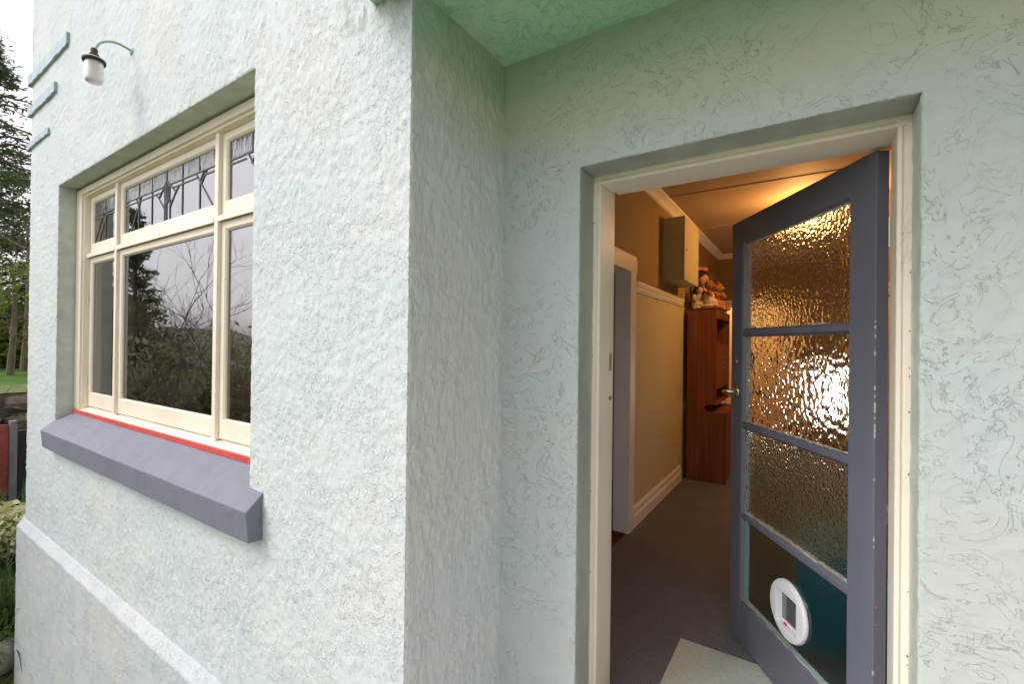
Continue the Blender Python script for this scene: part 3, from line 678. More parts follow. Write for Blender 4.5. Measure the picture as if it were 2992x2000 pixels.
# lever handle, rose, key cylinder, keyhole
def roty(c, y, prof, name, mat):  # turned piece whose axis is the door normal
    M4 = Matrix.Translation((c[0], y, c[1])) @ Matrix.Rotation(-math.pi/2, 4, 'X'); return MB().lathe(prof, seg=20, M4=M4).build(name, mat, door)
hx = X(.046)
roty((hx, -.215), yo, [(0, .016), (.010, .016), (.012, .006), (.026, .005), (.029, .002), (.029, 0)], 'handle_rose', M['chrome'])
m = MB(); m.tube([(hx, yo+.004, -.215), (hx, yo+.045, -.215), (hx+.004, yo+.056, -.215), (hx-.02, yo+.060, -.218), (hx-.055, yo+.060, -.224), (hx-.09, yo+.056, -.232), (hx-.105, yo+.05, -.240)], [.009, .008, .009, .0095, .0085, .0075, .005], 10)
m.build('lever_handle', M['chrome'], door)
m = MB(); m.tube([(hx, yi-.004, -.215), (hx, yi-.045, -.215), (hx-.03, yi-.058, -.217), (hx-.11, yi-.055, -.232)], [.009, .008, .009, .006], 10); m.build('lever_handle', M['chrome'], door)
roty((X(.043), -.070), yo, [(0, .006), (.009, .006), (.010, .003), (.0165, .003), (.017, 0)], 'lock_cylinder', M['brass'])
MB().box(hx-.0022, hx+.0022, yo, yo+.0025, -.158, -.140).build('keyhole', M['chrome'], door, .001)
MB().box(X(.085), X(-.002), -.022, -.001, -.12, -.03).build('rim_lock', M['black'], door, .003)
MB().ell((hx, yo+.0008, -.262), (.004, .0015, .004), 8, 5).build('screw', M['chrome'], door)
for z in (-1.1, .35): MB().tube([(0, -.002, z-.045), (0, -.002, z+.045)], .0055, 8).build('door_hinge', M['brass'], door)
# cat flap: round ring with a square opening, tunnel lip and a clear flap
CX, CZ, R = X(CFs), CFz, .114; yF = yg+.0026
def cat():
    m = MB(); seg = 64; hw, h0, h1 = .064, -.072, .062
    circ = [(R*math.cos(2*math.pi*k/seg), R*math.sin(2*math.pi*k/seg)) for k in range(seg)]
    def sq(c):
        x, z = c; cz = (h0+h1)/2; hh = (h1-h0)/2; t = 1/max(abs(x)/hw, abs(z)/hh); return (x*t, cz+z*t)
    rows = [(R, yF), (R, yF+.006), (R-.003, yF+.012), (R-.010, yF+.015)]
    vs = []; fs = []
    for r_, y_ in rows: vs += [(CX+c[0]*r_/R, y_, CZ+c[1]*r_/R) for c in circ]
    inner = [sq(c) for c in circ]
    vs += [(CX+c[0]*1.08, yF+.017, CZ+c[1]*1.08) for c in inner]; vs += [(CX+c[0], yF+.0155, CZ+c[1]) for c in inner]; vs += [(CX+c[0], yF-.03, CZ+c[1]) for c in inner]
    for i in range(6): fs += [(i*seg+k, i*seg+(k+1) % seg, (i+1)*seg+(k+1) % seg, (i+1)*seg+k) for k in range(seg)]
    m.add(vs, fs); m.build('cat_flap_ring', M['plastic'], door)
    m = MB(); x0, x1, z0, z1 = CX-hw+.004, CX+hw-.004, CZ+h0+.004, CZ+h1-.004
    for r_ in ((x0, x0+.006, z0, z1), (x1-.006, x1, z0, z1), (x0+.006, x1-.006, z0, z0+.012), (x0+.006, x1-.006, z1-.006, z1)): m.box(r_[0], r_[1], yF-.008, yF-.002, r_[2], r_[3])
    m.build('cat_flap_frame', M['plastic'], door, .001)
    MB().box(x0+.006, x1-.006, yF-.006, yF-.004, z0+.012, z1-.006).build('cat_flap_door', M['clear'], door)
    for sx, sz in ((.084, 0), (-.084, 0), (0, .084), (0, -.090)): MB().ell((CX+sx, yF+.0158, CZ-.005+sz), (.0032, .0012, .0032), 8, 4).build('cat_flap_screw', M['white'], door)
    MB().tube([(x0, yF-.004, z1-.001), (x1, yF-.004, z1-.001)], .002, 6).build('cat_flap_hinge', M['plastic'], door)
    MB().box(CX+.018, CX+.032, yF-.003, yF+.004, CZ+h0+.002, CZ+h0+.009).build('cat_flap_catch', M['magenta'], door, .001)
cat()

# ------------------------------------------------------------------ hall interior (setting)
ST = dict(kind='structure')
HX0, HX1, HY0, HY1, CZ = -1.140, .50, 1.80, 7.15, 1.316
box('hall_floor', M['carpet'], (-1.142, HX1+.1, 1.80, HY1+.12, FL-.1, FL), **ST)
box('room_floor', M['floorwood'], (-5.2, -1.144, 1.30, 6.0, FL-.1, FL+.002), **ST)
ce = box('hall_ceiling', M['ceil'], (HX0-.1, HX1+.1, 1.80, HY1+.1, CZ, CZ+.06), **ST)
for y in (4.15, 5.42, 6.70): MB().box(HX0, HX1, y-.013, y+.013, CZ-.006, CZ-.0005).build('ceiling_batten', M['ceil'], ce, .002)
# left wall: dado paper below, ochre above, doorway y 2.50..3.31
DO0, DO1, DOT = 2.46, 3.31, .545
def wallbox(m, y0, y1, z0, z1, x0=-1.24, x1=HX0): m.box(x0, x1, y0, y1, z0, z1)
lw = empty('hall_wall', (HX0, 3.2, FL), **ST); 
def LW(o, e=None): e = e or lw; o.parent = e; o.matrix_parent_inverse = e.matrix_basis.inverted(); return o
lw.matrix_basis = Matrix.Translation((HX0, 3.2, FL))
m = MB(); wallbox(m, DO1+.02, HY1, FL, .41); wallbox(m, 1.80, DO0-.02, FL, .41); LW(m.build('dado_paper', M['dado']))
m = MB(); wallbox(m, DO1+.02, HY1, .41, CZ); wallbox(m, 1.80, DO0-.02, .41, CZ); wallbox(m, DO0-.02, DO1+.02, DOT+.02, CZ); LW(m.build('upper_wall_paper', M['upper']))
rp = [(0, .412), (.010, .412), (.014, .425), (.020, .430), (.020, .448), (.028, .455), (.028, .478), (.034, .488), (0, .488)]
def run(prof, y0, y1, x0, sgn, name, mat, e):
    m = MB(); m.prism([(x0+sgn*p, z) for p, z in prof], y0, y1, 'y'); return LW(m.build(name, mat), e)
run(rp, DO1+.142, 4.965, HX0, 1, 'picture_rail', M['trim'], lw); run(rp, 1.80, DO0-.142, HX0, 1, 'picture_rail', M['trim'], lw)
sk = [(0, FL), (.020, FL), (.020, FL+.085), (.013, FL+.10), (.013, FL+.135), (.006, FL+.155), (0, FL+.157)]
run(sk, DO1+.142, 4.965, HX0, 1, 'skirting', M['trim'], lw); run(sk, 1.80, DO0-.142, HX0, 1, 'skirting', M['trim'], lw)
cp = [(0, CZ-.001), (.075, CZ-.001), (.072, CZ-.014), (.055, CZ-.022), (.035, CZ-.038), (.020, CZ-.058), (.012, CZ-.066), (0, CZ-.070)]
run(cp, 1.80, HY1, HX0, 1, 'cornice', M['trim'], lw)
run([(0, .41), (.022, .41), (.022, .566), (0, .566)], 4.967, 4.99, HX0, 1, 'rail_stop', M['box'], lw)
for z in (.385, .372): pass
for yy in (4.02, 4.40): LW(MB().tube([(HX0+.001, yy, .405), (HX0+.012, yy, .40), (HX0+.012, yy, .375), (HX0+.020, yy, .372)], .002, 5).build('picture_hook', M['brass']))
# architrave round the side doorway
m = MB(); a0 = .022
m.prism([(HX0, DO1), (HX0+a0, DO1), (HX0+a0, DO1+.10), (HX0+.015, DO1+.14), (HX0, DO1+.14)], FL, DOT+.0, 'z'); LW(m.build('architrave', M['trim'], bevel=.002))
m = MB(); m.prism([(HX0, DO0-.14), (HX0+.015, DO0-.14), (HX0+a0, DO0-.10), (HX0+a0, DO0), (HX0, DO0)], FL, DOT, 'z'); LW(m.build('architrave', M['trim'], bevel=.002))
m = MB(); m.prism([(HX0, DOT+.0005), (HX0+a0, DOT+.0005), (HX0+a0, DOT+.09), (HX0+.015, DOT+.128), (HX0, DOT+.128)], DO0-.14, DO1+.14, 'y'); LW(m.build('architrave', M['trim'], bevel=.002))
for b in ((-1.241, HX0+.001, DO1, DO1+.0195, FL, DOT), (-1.241, HX0+.001, DO0-.0195, DO0, FL, DOT), (-1.241, HX0+.001, DO0-.0195, DO1+.0195, DOT+.001, DOT+.0195)): LW(MB().box(*b).build('door_lining', M['trim']))
# brown door of the side room, folded back
sd_ = empty('side_room_door', (-1.245, DO1-.002, FL), label='varnished brown door folded open in the side doorway', category='door')
MB().box(-.83, -.004, -.040, 0, .01, 1.925).build('door_leaf', M['browndoor'], sd_, .002)
for z in (.235, -.135-.0, -1.19): 
    m = MB()
    for q in range(5): m.box(-.010, .006, -.050, -.038, z-FL+q*.016-.04, z-FL+q*.016-.028)
    m.build('hinge', M['brass'], sd_)
# right wall, far wall with doorway, room beyond
rw = empty('hall_wall', (HX1, 3.2, FL), **ST); rw.matrix_basis = Matrix.Translation((HX1, 3.2, FL))
LW(MB().box(HX1, HX1+.1, 1.80, HY1, FL, .41).build('dado_paper', M['dado']), rw); LW(MB().box(HX1, HX1+.1, 1.80, HY1, .41, CZ).build('upper_wall_paper', M['upper']), rw)
run(rp, 1.9, HY1, HX1, -1, 'picture_rail', M['trim'], rw); run(sk, 1.9, HY1, HX1, -1, 'skirting', M['trim'], rw); run(cp, 1.9, HY1, HX1, -1, 'cornice', M['trim'], rw)
fwall = empty('hall_wall', (-.3, HY1, FL), **ST); fwall.matrix_basis = Matrix.Translation((-.3, HY1, FL))
FX0, FX1 = -1.03, -.30
LW(MB().box(HX0, FX0, HY1, HY1+.1, FL, CZ).box(FX0, FX1, HY1, HY1+.1, .56, CZ).box(FX1, HX1, HY1, HY1+.1, FL, CZ).build('upper_wall_paper', M['upper']), fwall)
m = MB(); m.prism([(y_, z_) for y_, z_ in ((HY1, CZ-.001), (HY1, CZ-.07), (HY1-.012, CZ-.066), (HY1-.035, CZ-.038), (HY1-.055, CZ-.022), (HY1-.075, CZ-.001))], HX0, HX1, 'x'); LW(m.build('cornice', M['trim']), fwall)
m = MB(); m.box(FX0-.08, FX0-.002, HY1-.02, HY1-.0005, FL, .558); LW(m.build('architrave', M['trim']), fwall)
m = MB(); m.box(FX1+.002, FX1+.09, HY1-.02, HY1-.0005, FL, .558); LW(m.build('architrave', M['trim']), fwall)
m = MB(); m.box(FX0-.08, FX1+.09, HY1-.02, HY1-.0005, .560, .655); LW(m.build('architrave', M['trim']), fwall)
br = empty('back_room', (-.7, 8.2, FL), **ST); br.matrix_basis = Matrix.Translation((-.7, 8.2, FL))
LW(MB().box(-1.6, .7, 8.9, 8.95, FL, CZ).box(-1.65, -1.6, HY1+.1, 8.95, FL, CZ).box(.7, .75, HY1+.1, 8.95, FL, CZ).box(-1.65, .75, HY1+.1, 8.95, CZ, CZ+.05).box(-1.65, .75, HY1+.12, 8.95, FL-.05, FL).build('room_shell', M['ceil']), br)
pl = bpy.data.lights.new('back_room_lamp', 'POINT'); pl.energy = 35; pl.color = (1, .72, .36); pl.shadow_soft_size = .12
po = bpy.data.objects.new('back_room_lamp', pl); SC.collection.objects.link(po); po.location = (-.9, 8.0, 1.0)
# glowing panel added low on the far wall, whitens the door glass
bw = empty('end_glow_panel', (.20, HY1, -.58), label='added glowing panel at the far end of the hall behind the glazed door', category='window')
MB().box(-.10, .20, -.012, -.004, -.36, .34).build('glow_pane', M['endglow'], bw)
MB().box(-.14, -.102, -.03, -.001, -.40, .38).box(.202, .24, -.03, -.001, -.40, .38).box(-.102, .202, -.03, -.001, .342, .38).box(-.102, .202, -.03, -.001, -.40, -.362).build('frame', M['trim'], bw)
# shell of the side room (behind the front window) and of the porch wall
rs = empty('front_room', (-3.2, 2.5, FL), **ST); rs.matrix_basis = Matrix.Translation((-3.2, 2.5, FL))
m = MB(); m.box(-5.2, -1.24, 4.6, 4.65, FL, CZ); m.box(-5.25, -5.2, 1.25, 4.65, FL, CZ); m.box(-5.25, -1.0, 1.25, 4.65, CZ+.002, CZ+.052)
m.box(-5.38, WX0-.002, 1.13, 1.25, FL, CZ); m.box(WX1+.002, -1.05, 1.13, 1.25, FL, CZ); m.box(WX0-.002, WX1+.002, 1.206, 1.25, CZ1-.01, CZ); m.box(WX0-.002, WX1+.002, 1.206, 1.25, FL, -.5)
m.box(-1.24, -1.142, 1.25, 1.80, FL, CZ)
LW(m.build('room_shell', M['inside']), rs)
m = MB(); m.box(-1.142, DX0-.032, 1.66, 1.799, FL-.1, CZ); m.box(.254, .62, 1.66, 1.799, FL-.1, CZ); m.box(DX0-.032, .254, 1.66, 1.799, .661, CZ)
m.box(XB-.10, DX0-.035, 1.56, 1.66, -1.6, CZ+.1); m.box(DX1+.035, 2.2, 1.56, 1.66, -1.6, CZ+.1)
LW(m.build('porch_wall_core', M['inside']), rs)
# net curtain hanging beside the glass in the front room
cu = MB(); n = 60; vs = []
for i in range(n+1):
    x = -4.40+.22*i/n; yv = 1.32+.014*math.sin(i*.9)+.006*math.sin(i*2.3); vs += [(x, yv, -.9), (x, yv, 1.2)]
cu.add(vs, [(2*i, 2*i+2, 2*i+3, 2*i+1) for i in range(n)], True)
cu.build('curtain', M['cloth'], label='pale curtain drawn aside behind the left pane of the window', category='curtain')

# ---- hall furniture
cab = empty('hall_cabinet', (-.91, 5.05, FL), label='tall reddish wood hall cabinet with an open slot and glazed top against the left wall', category='cabinet')
cab.matrix_basis = Matrix.Translation((-.91, 5.05, FL))
CB = lambda o: LW(o, cab)
def side(y0, y1):
    xb, xl, xu = -1.095, -.711, -.8125
    pts = [(xb, FL+.002), (xl, FL+.002), (xl, -.673), (-.885, -.673)]
    for k in range(1, 8): a = -math.pi/2-math.pi*k/8; pts.append((-.885+.0375*math.cos(a), -.6355+.0375*math.sin(a)))
    pts += [(-.885, -.598), (xu, -.598), (xu, .375), (xb, .375)]
    m = MB(); m.prism(pts, y0, y1, 'y'); return CB(m.build('side_panel', M['cabinet'], bevel=.0015))
side(5.04, 5.06); side(5.90, 5.92)
for nm, b in (('top_board', (-1.095, -.8125, 5.0605, 5.8995, .355, .375)), ('back_panel', (-1.094, -1.084, 5.0605, 5.8995, -.60, .354)), ('shelf', (-1.083, -.83, 5.0605, 5.8995, .018, .036)),
              ('counter', (-1.094, -.715, 5.0605, 5.8995, -.700, -.674)), ('shelf', (-1.083, -.8130, 5.0605, 5.8995, -.598, -.585)),
              ('base_back', (-1.094, -1.084, 5.0605, 5.8995, FL+.01, -.701)), ('kick_board', (-.76, -.745, 5.0605, 5.8995, FL+.003, FL+.08))):
    CB(box(nm, M['cabinet'], b, bevel=.001))
CB(box('drop_front', M['cabinet'], (-.832, -.8135, 5.0605, 5.8995, -.440, .017), bevel=.002))
for y0 in (5.0615, 5.481): CB(box('cupboard_door', M['cabinet'], (-.728, -.7115, y0, y0+.417, FL+.082, -.705), bevel=.002))
m = MB(); m.box(-.822, -.8135, 5.0605, 5.8995, .300, .354)
for q in range(14): m.prism([(5.075+q*.06, .300), (5.115+q*.06, .300), (5.095+q*.06, .280)], -.822, -.8135, 'x')
CB(m.build('scalloped_valance', M['cabinet']))
m = MB()
for q in range(3):
    for r_ in range(3): m.ell((-.811, 5.50+r_*.05, -.12-q*.05), (.003, .010, .006), 6, 4)
CB(m.build('brass_fitting', M['brass'], kind='stuff'))
grp = 'white folders standing in the cabinet'
for i, (y0, w) in enumerate(((5.075, .035), (5.125, .012), (5.150, .10))):
    o = box('folder', M['white'], (-1.06, -.84-.004*i, y0, y0+w, .0365, .27), bevel=.002); o['label'] = ('narrow pale folder nearest the front door in the cabinet top', 'thinnest pale folder in the cabinet top', 'wide pale folder in the cabinet top')[i]; o['category'] = 'folder'
# wall box above the doorway
mb = empty('meter_box', (-1.03, 4.5, .9), label='ochre box cupboard hung high on the left hall wall', category='cupboard'); mb.matrix_basis = Matrix.Translation((-1.03, 4.5, .9))
LW(MB().box(HX0+.001, -.962, 4.21, 4.79, .587, 1.150).build('carcass', M['box'], bevel=.002), mb)
LW(MB().box(-.9615, -.944, 4.207, 4.793, .584, 1.153).build('door_panel', M['box'], bevel=.002), mb)
LW(MB().ell((-.940, 4.27, .86), (.006, .012, .012), 8, 6).build('knob', M['brass']), mb)
LW(MB().ell((-.965, 4.30, 1.158), (.012, .02, .006), 8, 5).build('catch', M['plastic']), mb)
# ceiling lamp
cl = empty('ceiling_lamp', (-.08, 4.72, CZ), label='lit glass bowl lamp on the hall ceiling behind the door top', category='ceiling lamp')
MB().lathe([(0, -.002), (.07, -.002), (.075, -.012), (.06, -.03), (0, -.03)], seg=24).build('ceiling_plate', M['brass'], cl)
MB().lathe([(.125, -.045), (.13, -.06), (.11, -.095), (.07, -.125), (.0, -.14)], seg=28).build('lamp_bowl', M['bulb'], cl)
for k in range(3):
    m = MB(); a = k*2.094+.4; m.tube([(.05*math.cos(a), .05*math.sin(a), -.025), (.127*math.cos(a), .127*math.sin(a), -.045), (.134*math.cos(a), .134*math.sin(a), -.07)], .004, 6)
    m.build('bowl_clip', M['brass'], cl)
pl = bpy.data.lights.new('ceiling_lamp_light', 'POINT'); pl.energy = 14; pl.color = (1, .50, .16); pl.shadow_soft_size = .09
po = bpy.data.objects.new('ceiling_lamp_light', pl); SC.collection.objects.link(po); po.parent = cl; po.location = (0, 0, -.19)
# mat just inside the door
MB().box(-.512, .16, 1.815, 2.276, FL+.0005, FL+.0065).build('door_mat', M['mat'], bevel=.002, label='pale grey green mat on the dark carpet just inside the front door', category='mat')
# dark teal chest behind the glazed door
tc = empty('storage_chest', (.22, 2.75, FL), label='dark teal chest standing in the hall behind the glazed door', category='chest'); tc.matrix_basis = Matrix.Translation((.22, 2.75, FL))
LW(MB().box(-.05, .475, 2.43, 3.05, FL+.03, -.96).build('chest_body', M['teal'], bevel=.006), tc); LW(MB().box(-.06, .478, 2.42, 3.06, -.959, -.915).build('lid', M['teal'], bevel=.008), tc)
for x_ in (-.02, .44):
    for y_ in (2.46, 3.02): LW(MB().box(x_-.02, x_+.02, y_-.02, y_+.02, FL+.001, FL+.03).build('foot', M['black']), tc)
# dolls and bears on the cabinet
TZ = .3755
def toy(name, x, y, s, parts, label, cat, rz=0):
    r = empty(name, (x, y, TZ), rotz=rz, label=label, category=cat)
    for nm, mat, prims in parts:
        m = MB()
        for c, rad in prims: m.ell(tuple(v*s for v in c), tuple(v*s for v in ((rad,)*3 if isinstance(rad, (int, float)) else rad)), 12, 8)
        m.build(nm, M[mat], r, remesh=.005*s if nm in ('body', 'dress', 'hair') else 0)
    return r
bear = lambda fur, dress: [('body', fur, [((0, 0, .30), (.10, .09, .13)), ((0, -.01, .52), .105), ((.085, 0, .61), (.035, .02, .035)), ((-.085, 0, .61), (.035, .02, .035)), ((0, -.10, .50), (.045, .05, .038)),
                                        ((.13, -.05, .36), (.045, .08, .045)), ((-.13, -.05, .36), (.045, .08, .045)), ((.15, -.11, .31), .042), ((-.15, -.11, .31), .042), ((.09, -.13, .06), (.05, .12, .05)), ((-.09, -.13, .06), (.05, .12, .05))]),
                           ('dress', dress, [((0, 0, .30), (.115, .105, .11)), ((0, -.02, .17), (.165, .15, .10)), ((0, -.03, .08), (.20, .18, .075))]),
                           ('nose', 'hair', [((0, -.148, .51), (.015, .010, .011))]), ('eye', 'hair', [((.035, -.098, .55), .010)]), ('eye', 'hair', [((-.035, -.098, .55), .010)])]
doll = lambda bow: [('dress', 'cloth', [((0, 0, .27), (.095, .08, .13)), ((0, -.01, .13), (.17, .15, .10)), ((.10, -.08, .05), (.10, .09, .04)), ((-.10, -.08, .06), (.09, .09, .045)), ((.12, 0, .30), (.05, .05, .07)), ((-.12, 0, .30), (.05, .05, .07))]),
                    ('head', 'skin', [((0, -.02, .46), (.085, .085, .095)), ((0, 0, .38), .04)]), ('arm', 'skin', [((.13, -.07, .20), (.028, .05, .028))]), ('arm', 'skin', [((-.13, -.07, .20), (.028, .05, .028))]),
                    ('hair', 'hair', [((0, .02, .50), (.115, .105, .11)), ((.09, .01, .42), (.05, .06, .10)), ((-.09, .01, .42), (.05, .06, .10)), ((0, .06, .38), (.10, .05, .12))])]+([('bow', 'pink', [((.05, 0, .62), (.06, .02, .03)), ((-.05, 0, .62), (.06, .02, .03))])] if bow else [])
toy('doll', -1.00, 5.12, .46, doll(False), 'dark curly haired doll in white frills at the wall end of the cabinet top', 'doll', .7)
toy('teddy_bear', -.905, 5.14, .50, bear('fur1', 'cloth'), 'brown teddy bear in a white dress on the middle of the cabinet top', 'teddy bear', 1.3)
toy('teddy_bear', -.875, 5.45, .52, bear('fur2', 'pink'), 'pinkish teddy bear in pink sitting at the far front of the cabinet top', 'teddy bear', 1.9)
toy('doll', -1.03, 5.42, .78, doll(True), 'taller dark haired doll with a pink bow behind the bears', 'doll', .9)

# ------------------------------------------------------------------ outside wall lamp
LX = -3.254
wl = empty('wall_lamp', (LX, yA, 1.645), label='swan neck outdoor lamp with frosted glass jar above the window', category='wall lamp'); wl.matrix_basis = Matrix.Translation((LX, yA, 1.645))
m = MB(); m.tube([(LX, .995, 1.643), (LX, .962, 1.650), (LX, .931, 1.653), (LX, .903, 1.648), (LX, .880, 1.637), (LX, .860, 1.621), (LX, .845, 1.602), (LX, .836, 1.580), (LX, .831, 1.555)], .0062, 12); LW(m.build('arm', M['arm']), wl)
m = MB(); M4 = Matrix.Translation((LX, .992, 1.643)) @ Matrix.Rotation(math.pi/2, 4, 'X'); m.lathe([(0, .008), (.016, .008), (.024, .003), (.025, -.004)], seg=18, M4=M4); LW(m.build('wall_plate', M['arm']), wl)
c = (LX, .829, 0)
m = MB(); m.lathe([(.008, 1.572), (.013, 1.568), (.016, 1.556), (.014, 1.545), (.021, 1.538), (.024, 1.524), (.020, 1.516), (0, 1.516)], c, 16); LW(m.build('fitting', M['rust']), wl)
m = MB(); m.lathe([(0, 1.524), (.036, 1.520), (.047, 1.514), (.050, 1.508)], c, 28); LW(m.build('cap', M['arm']), wl)
m = MB(); m.lathe([(.050, 1.5075), (.051, 1.500), (.049, 1.492), (.044, 1.492), (.043, 1.506)], c, 28); LW(m.build('rim', M['black']), wl)
m = MB(); m.lathe([(.038, 1.506), (.0395, 1.49), (.0405, 1.45), (.0400, 1.402), (.037, 1.390), (.030, 1.386), (.0, 1.386)], c, 28); LW(m.build('glass_jar', M['lamp_glass']), wl)

# ------------------------------------------------------------------ garden and distance
def gz(x): return -1.62+(GL+1.62)*min(1, max(0, (-x-.9)/3.6))
xs = [-60, -30, -14, -9.3, -7, -5.4, -4.5, -3.6, -2.7, -1.8, -.9, 3, 10, 40]; ys = [-60, -30, -12, -6, -3, -1, .5, 1.2, 3, 8, 30, 90]
V = [(x, y, gz(x)-(.0 if abs(x) < 20 else .5)) for x in xs for y in ys]; ny = len(ys)
F = [(i*ny+j, (i+1)*ny+j, (i+1)*ny+j+1, i*ny+j+1) for i in range(len(xs)-1) for j in range(ny-1)]
link('ground', np_mesh('ground', V, F), M['ground'], kind='structure')
box('porch_floor', M['concrete'], (XB+.01, 2.0, -1.1, 1.56, -1.75, -1.50), bevel=.01, **ST)
# terrace with lawn behind a stone retaining wall
tx = -9.0
V = [(tx, -.5, -.63), (tx, 9, -.63), (-17, 9, -.60), (-17, -.5, -.60), (-40, 12, -.4), (-40, -4, -.4)]
link('lawn', np_mesh('lawn', V, [(0, 1, 2, 3), (3, 2, 4, 5)]), M['lawn'], kind='structure')
rwall = empty('retaining_wall', (tx, 1.5, GL), label='mossy dry stone retaining wall below the lawn terrace', category='stone wall')
proto = []
for i in range(6):
    m = MB(); m.ell((0, 0, 0), (.16, .28, .13), 8, 6); 
    m.v = [(a+random.uniform(-.03, .03), b+random.uniform(-.04, .04), c_+random.uniform(-.025, .025)) for a, b, c_ in m.v]
    m.sm = [False]*len(m.sm); proto.append(m)
meshes = []
for m in proto:
    me = bpy.data.meshes.new('stone'); me.from_pydata(m.v, [], m.f); me.materials.append(M['stone']); meshes.append(me)
for row in range(9):
    y = -.6+random.uniform(0, .3)
    while y < 4.5:
        w = random.uniform(.75, 1.25); o = bpy.data.objects.new('stone', random.choice(meshes)); SC.collection.objects.link(o); o.parent = rwall
        o.location = (random.uniform(-.05, .03), y-1.5, .10+row*.235+random.uniform(-.02, .02)); o.scale = (1, w, random.uniform(.85, 1.1)); o.rotation_euler = (random.uniform(-.15, .15), 0, random.uniform(-.15, .15)); y += .52*w
MB().box(-.30, -.08, -2.1, 3.0, .01, 2.1).build('backing', M['stone'], rwall)
# flaking red sheet and post
rs_ = empty('red_sheet_panel', (-8.1, 1.2, GL), label='flaking red painted sheet with a weathered grey post below the stone wall', category='panel')
MB().box(-.02, .01, -.55, .135, .9, 1.82).build('sheet', M['redsheet'], rs_, .004); MB().box(-.05, .05, .137, .20, .02, 1.86).build('post', M['greypost'], rs_, .006); MB().box(-.35, -.2, .2, .6, .02, 1.7).build('dark_board', M['black'], rs_, .01)
def cards(n, centre_fn, size, mat, name, parent=None, flat=0, seed=1, aspect=.5, **props):
    r = np.random.default_rng(seed); C = centre_fn(n, r); n = len(C)
    d = r.normal(size=(n, 3)); d[:, 2] *= (1-flat); d /= np.linalg.norm(d, axis=1, keepdims=True)
    e = np.cross(d, r.normal(size=(n, 3))); e /= np.linalg.norm(e, axis=1, keepdims=True)
    s = size*r.uniform(.6, 1.4, (n, 1)); a = d*s; b = e*s*aspect
    V = np.stack([C-a, C+b*.9, C+a, C-b*.9], 1).reshape(-1, 3); F = np.arange(4*n).reshape(n, 4)
    return link(name, np_mesh(name, V, F), mat, parent, **props)
def blobs(cs, shell=.55):
    cs = np.array(cs, float); w = cs[:, 3]**2; w /= w.sum()
    def fn(n, r):
        k = r.choice(len(cs), n, p=w); u = r.normal(size=(n, 3)); u /= np.linalg.norm(u, axis=1, keepdims=True)
        rad = cs[k, 3]*(shell+(1-shell)*r.random(n)); u[:, 2] *= .8; return cs[k, :3]+u*rad[:, None]
    return fn
def branch(m, p, d, L, r, depth, spread=.6, kids=3, lst=None, up=.15):
    p = Vector(p); d = Vector(d).normalized(); pts = [p]; n = 4
    for i in range(n):
        d = (d+Vector((random.gauss(0, .16), random.gauss(0, .16), random.gauss(0, .12)+up*.1))).normalized(); p = p+d*L/n; pts.append(p)
    m.tube(pts, [r*(1-.5*i/n) for i in range(n+1)], 5 if depth > 1 else 4, cap=False)
    if lst is not None: lst.append((tuple(pts[-1]), r)); lst.append((tuple(pts[2]), r))
    if depth > 0:
        for _ in range(kids):
            q = pts[random.randint(1, n)]; dd = (d+Vector((random.gauss(0, spread), random.gauss(0, spread), random.gauss(0, spread*.8)+up))).normalized()
            branch(m, q, dd, L*random.uniform(.55, .8), r*.55, depth-1, spread, kids, lst, up)
def tree(name, x, y, z, h, label, leaf, crownblobs, n, size, flat=0, seed=1, depth=3, r=.12, crown=True, L=None):
    random.seed(seed); t = empty(name, (x, y, z), label=label, category='tree')
    m = MB(); tips = []; m.tube([(0, 0, 0), (.05, .03, h*.3), (-.03, .05, h*.6), (0, 0, h*.92)], [r, r*.8, r*.55, r*.2], 8)
    for i in range(9): a = random.uniform(0, 6.28); branch(m, (0, 0, h*random.uniform(.2, .9)), (math.cos(a), math.sin(a), .35), h*.28, r*.35, depth-1, .5, 3, tips)
    m.build('trunk', M['bark'], t)
    if crown: cards(n, blobs(crownblobs), size, M[leaf], 'crown', t, flat, seed, .28)
    return t
def conifer(x, y, z, h, label, seed, zmin=.2, R=2.4, n=26000, size=.16):
    random.seed(seed); t = empty('conifer_tree', (x, y, z), label=label, category='tree')
    m = MB(); m.tube([(0, 0, 0), (0, 0, h*.6), (0, 0, h)], [.22, .14, .03], 8); cs = []
    for k in range(34):
        zz = h*(zmin+(1-zmin)*(k/34)**1.0); rr_ = R*(1-(k/34)**1.3)*random.uniform(.75, 1.1)+.25
        for q in range(6):
            a = random.uniform(0, 6.28); e = Vector((rr_*math.cos(a), rr_*math.sin(a), zz+rr_*.12)); m.tube([(0, 0, zz-.1), tuple(e*.5+Vector((0, 0, zz*.5+.1))), tuple(e)], [.035, .025, .01], 4, cap=False)
            for f in (.45, .7, .95): cs.append((e.x*f, e.y*f, zz+rr_*.12*f, .20+.20*(1-k/40)))
    m.build('trunk', M['bark'], t); cards(n, blobs(cs, .2), size, M['conifer'], 'crown', t, .35, seed, .22)
    return t
conifer(-15.2, 1.95, GL, 9.6, 'dark conifer nearest the house corner, its top against the white sky', 5, .32, 1.9, 26000, .075)
conifer(-35, -8.7, GL-3, 14.0, 'dark conifer further along the garden, seen mirrored in the upper panes', 9, .3, 1.7, 9000, .17)
tree('bare_tree', -12.5, 2.25, -.62, 3.0, 'bare reddish twigged tree on the lawn terrace', 'twig', [], 0, .1, depth=4, r=.07, crown=False, seed=21)
tree('thin_tree', -11.2, 1.845, -.62, 2.1, 'thin pale trunked tree standing on the lawn edge', 'bright', [(0, .1, 1.6, .5), (-.2, -.3, 1.2, .4)], 700, .05, depth=2, r=.052, seed=31)
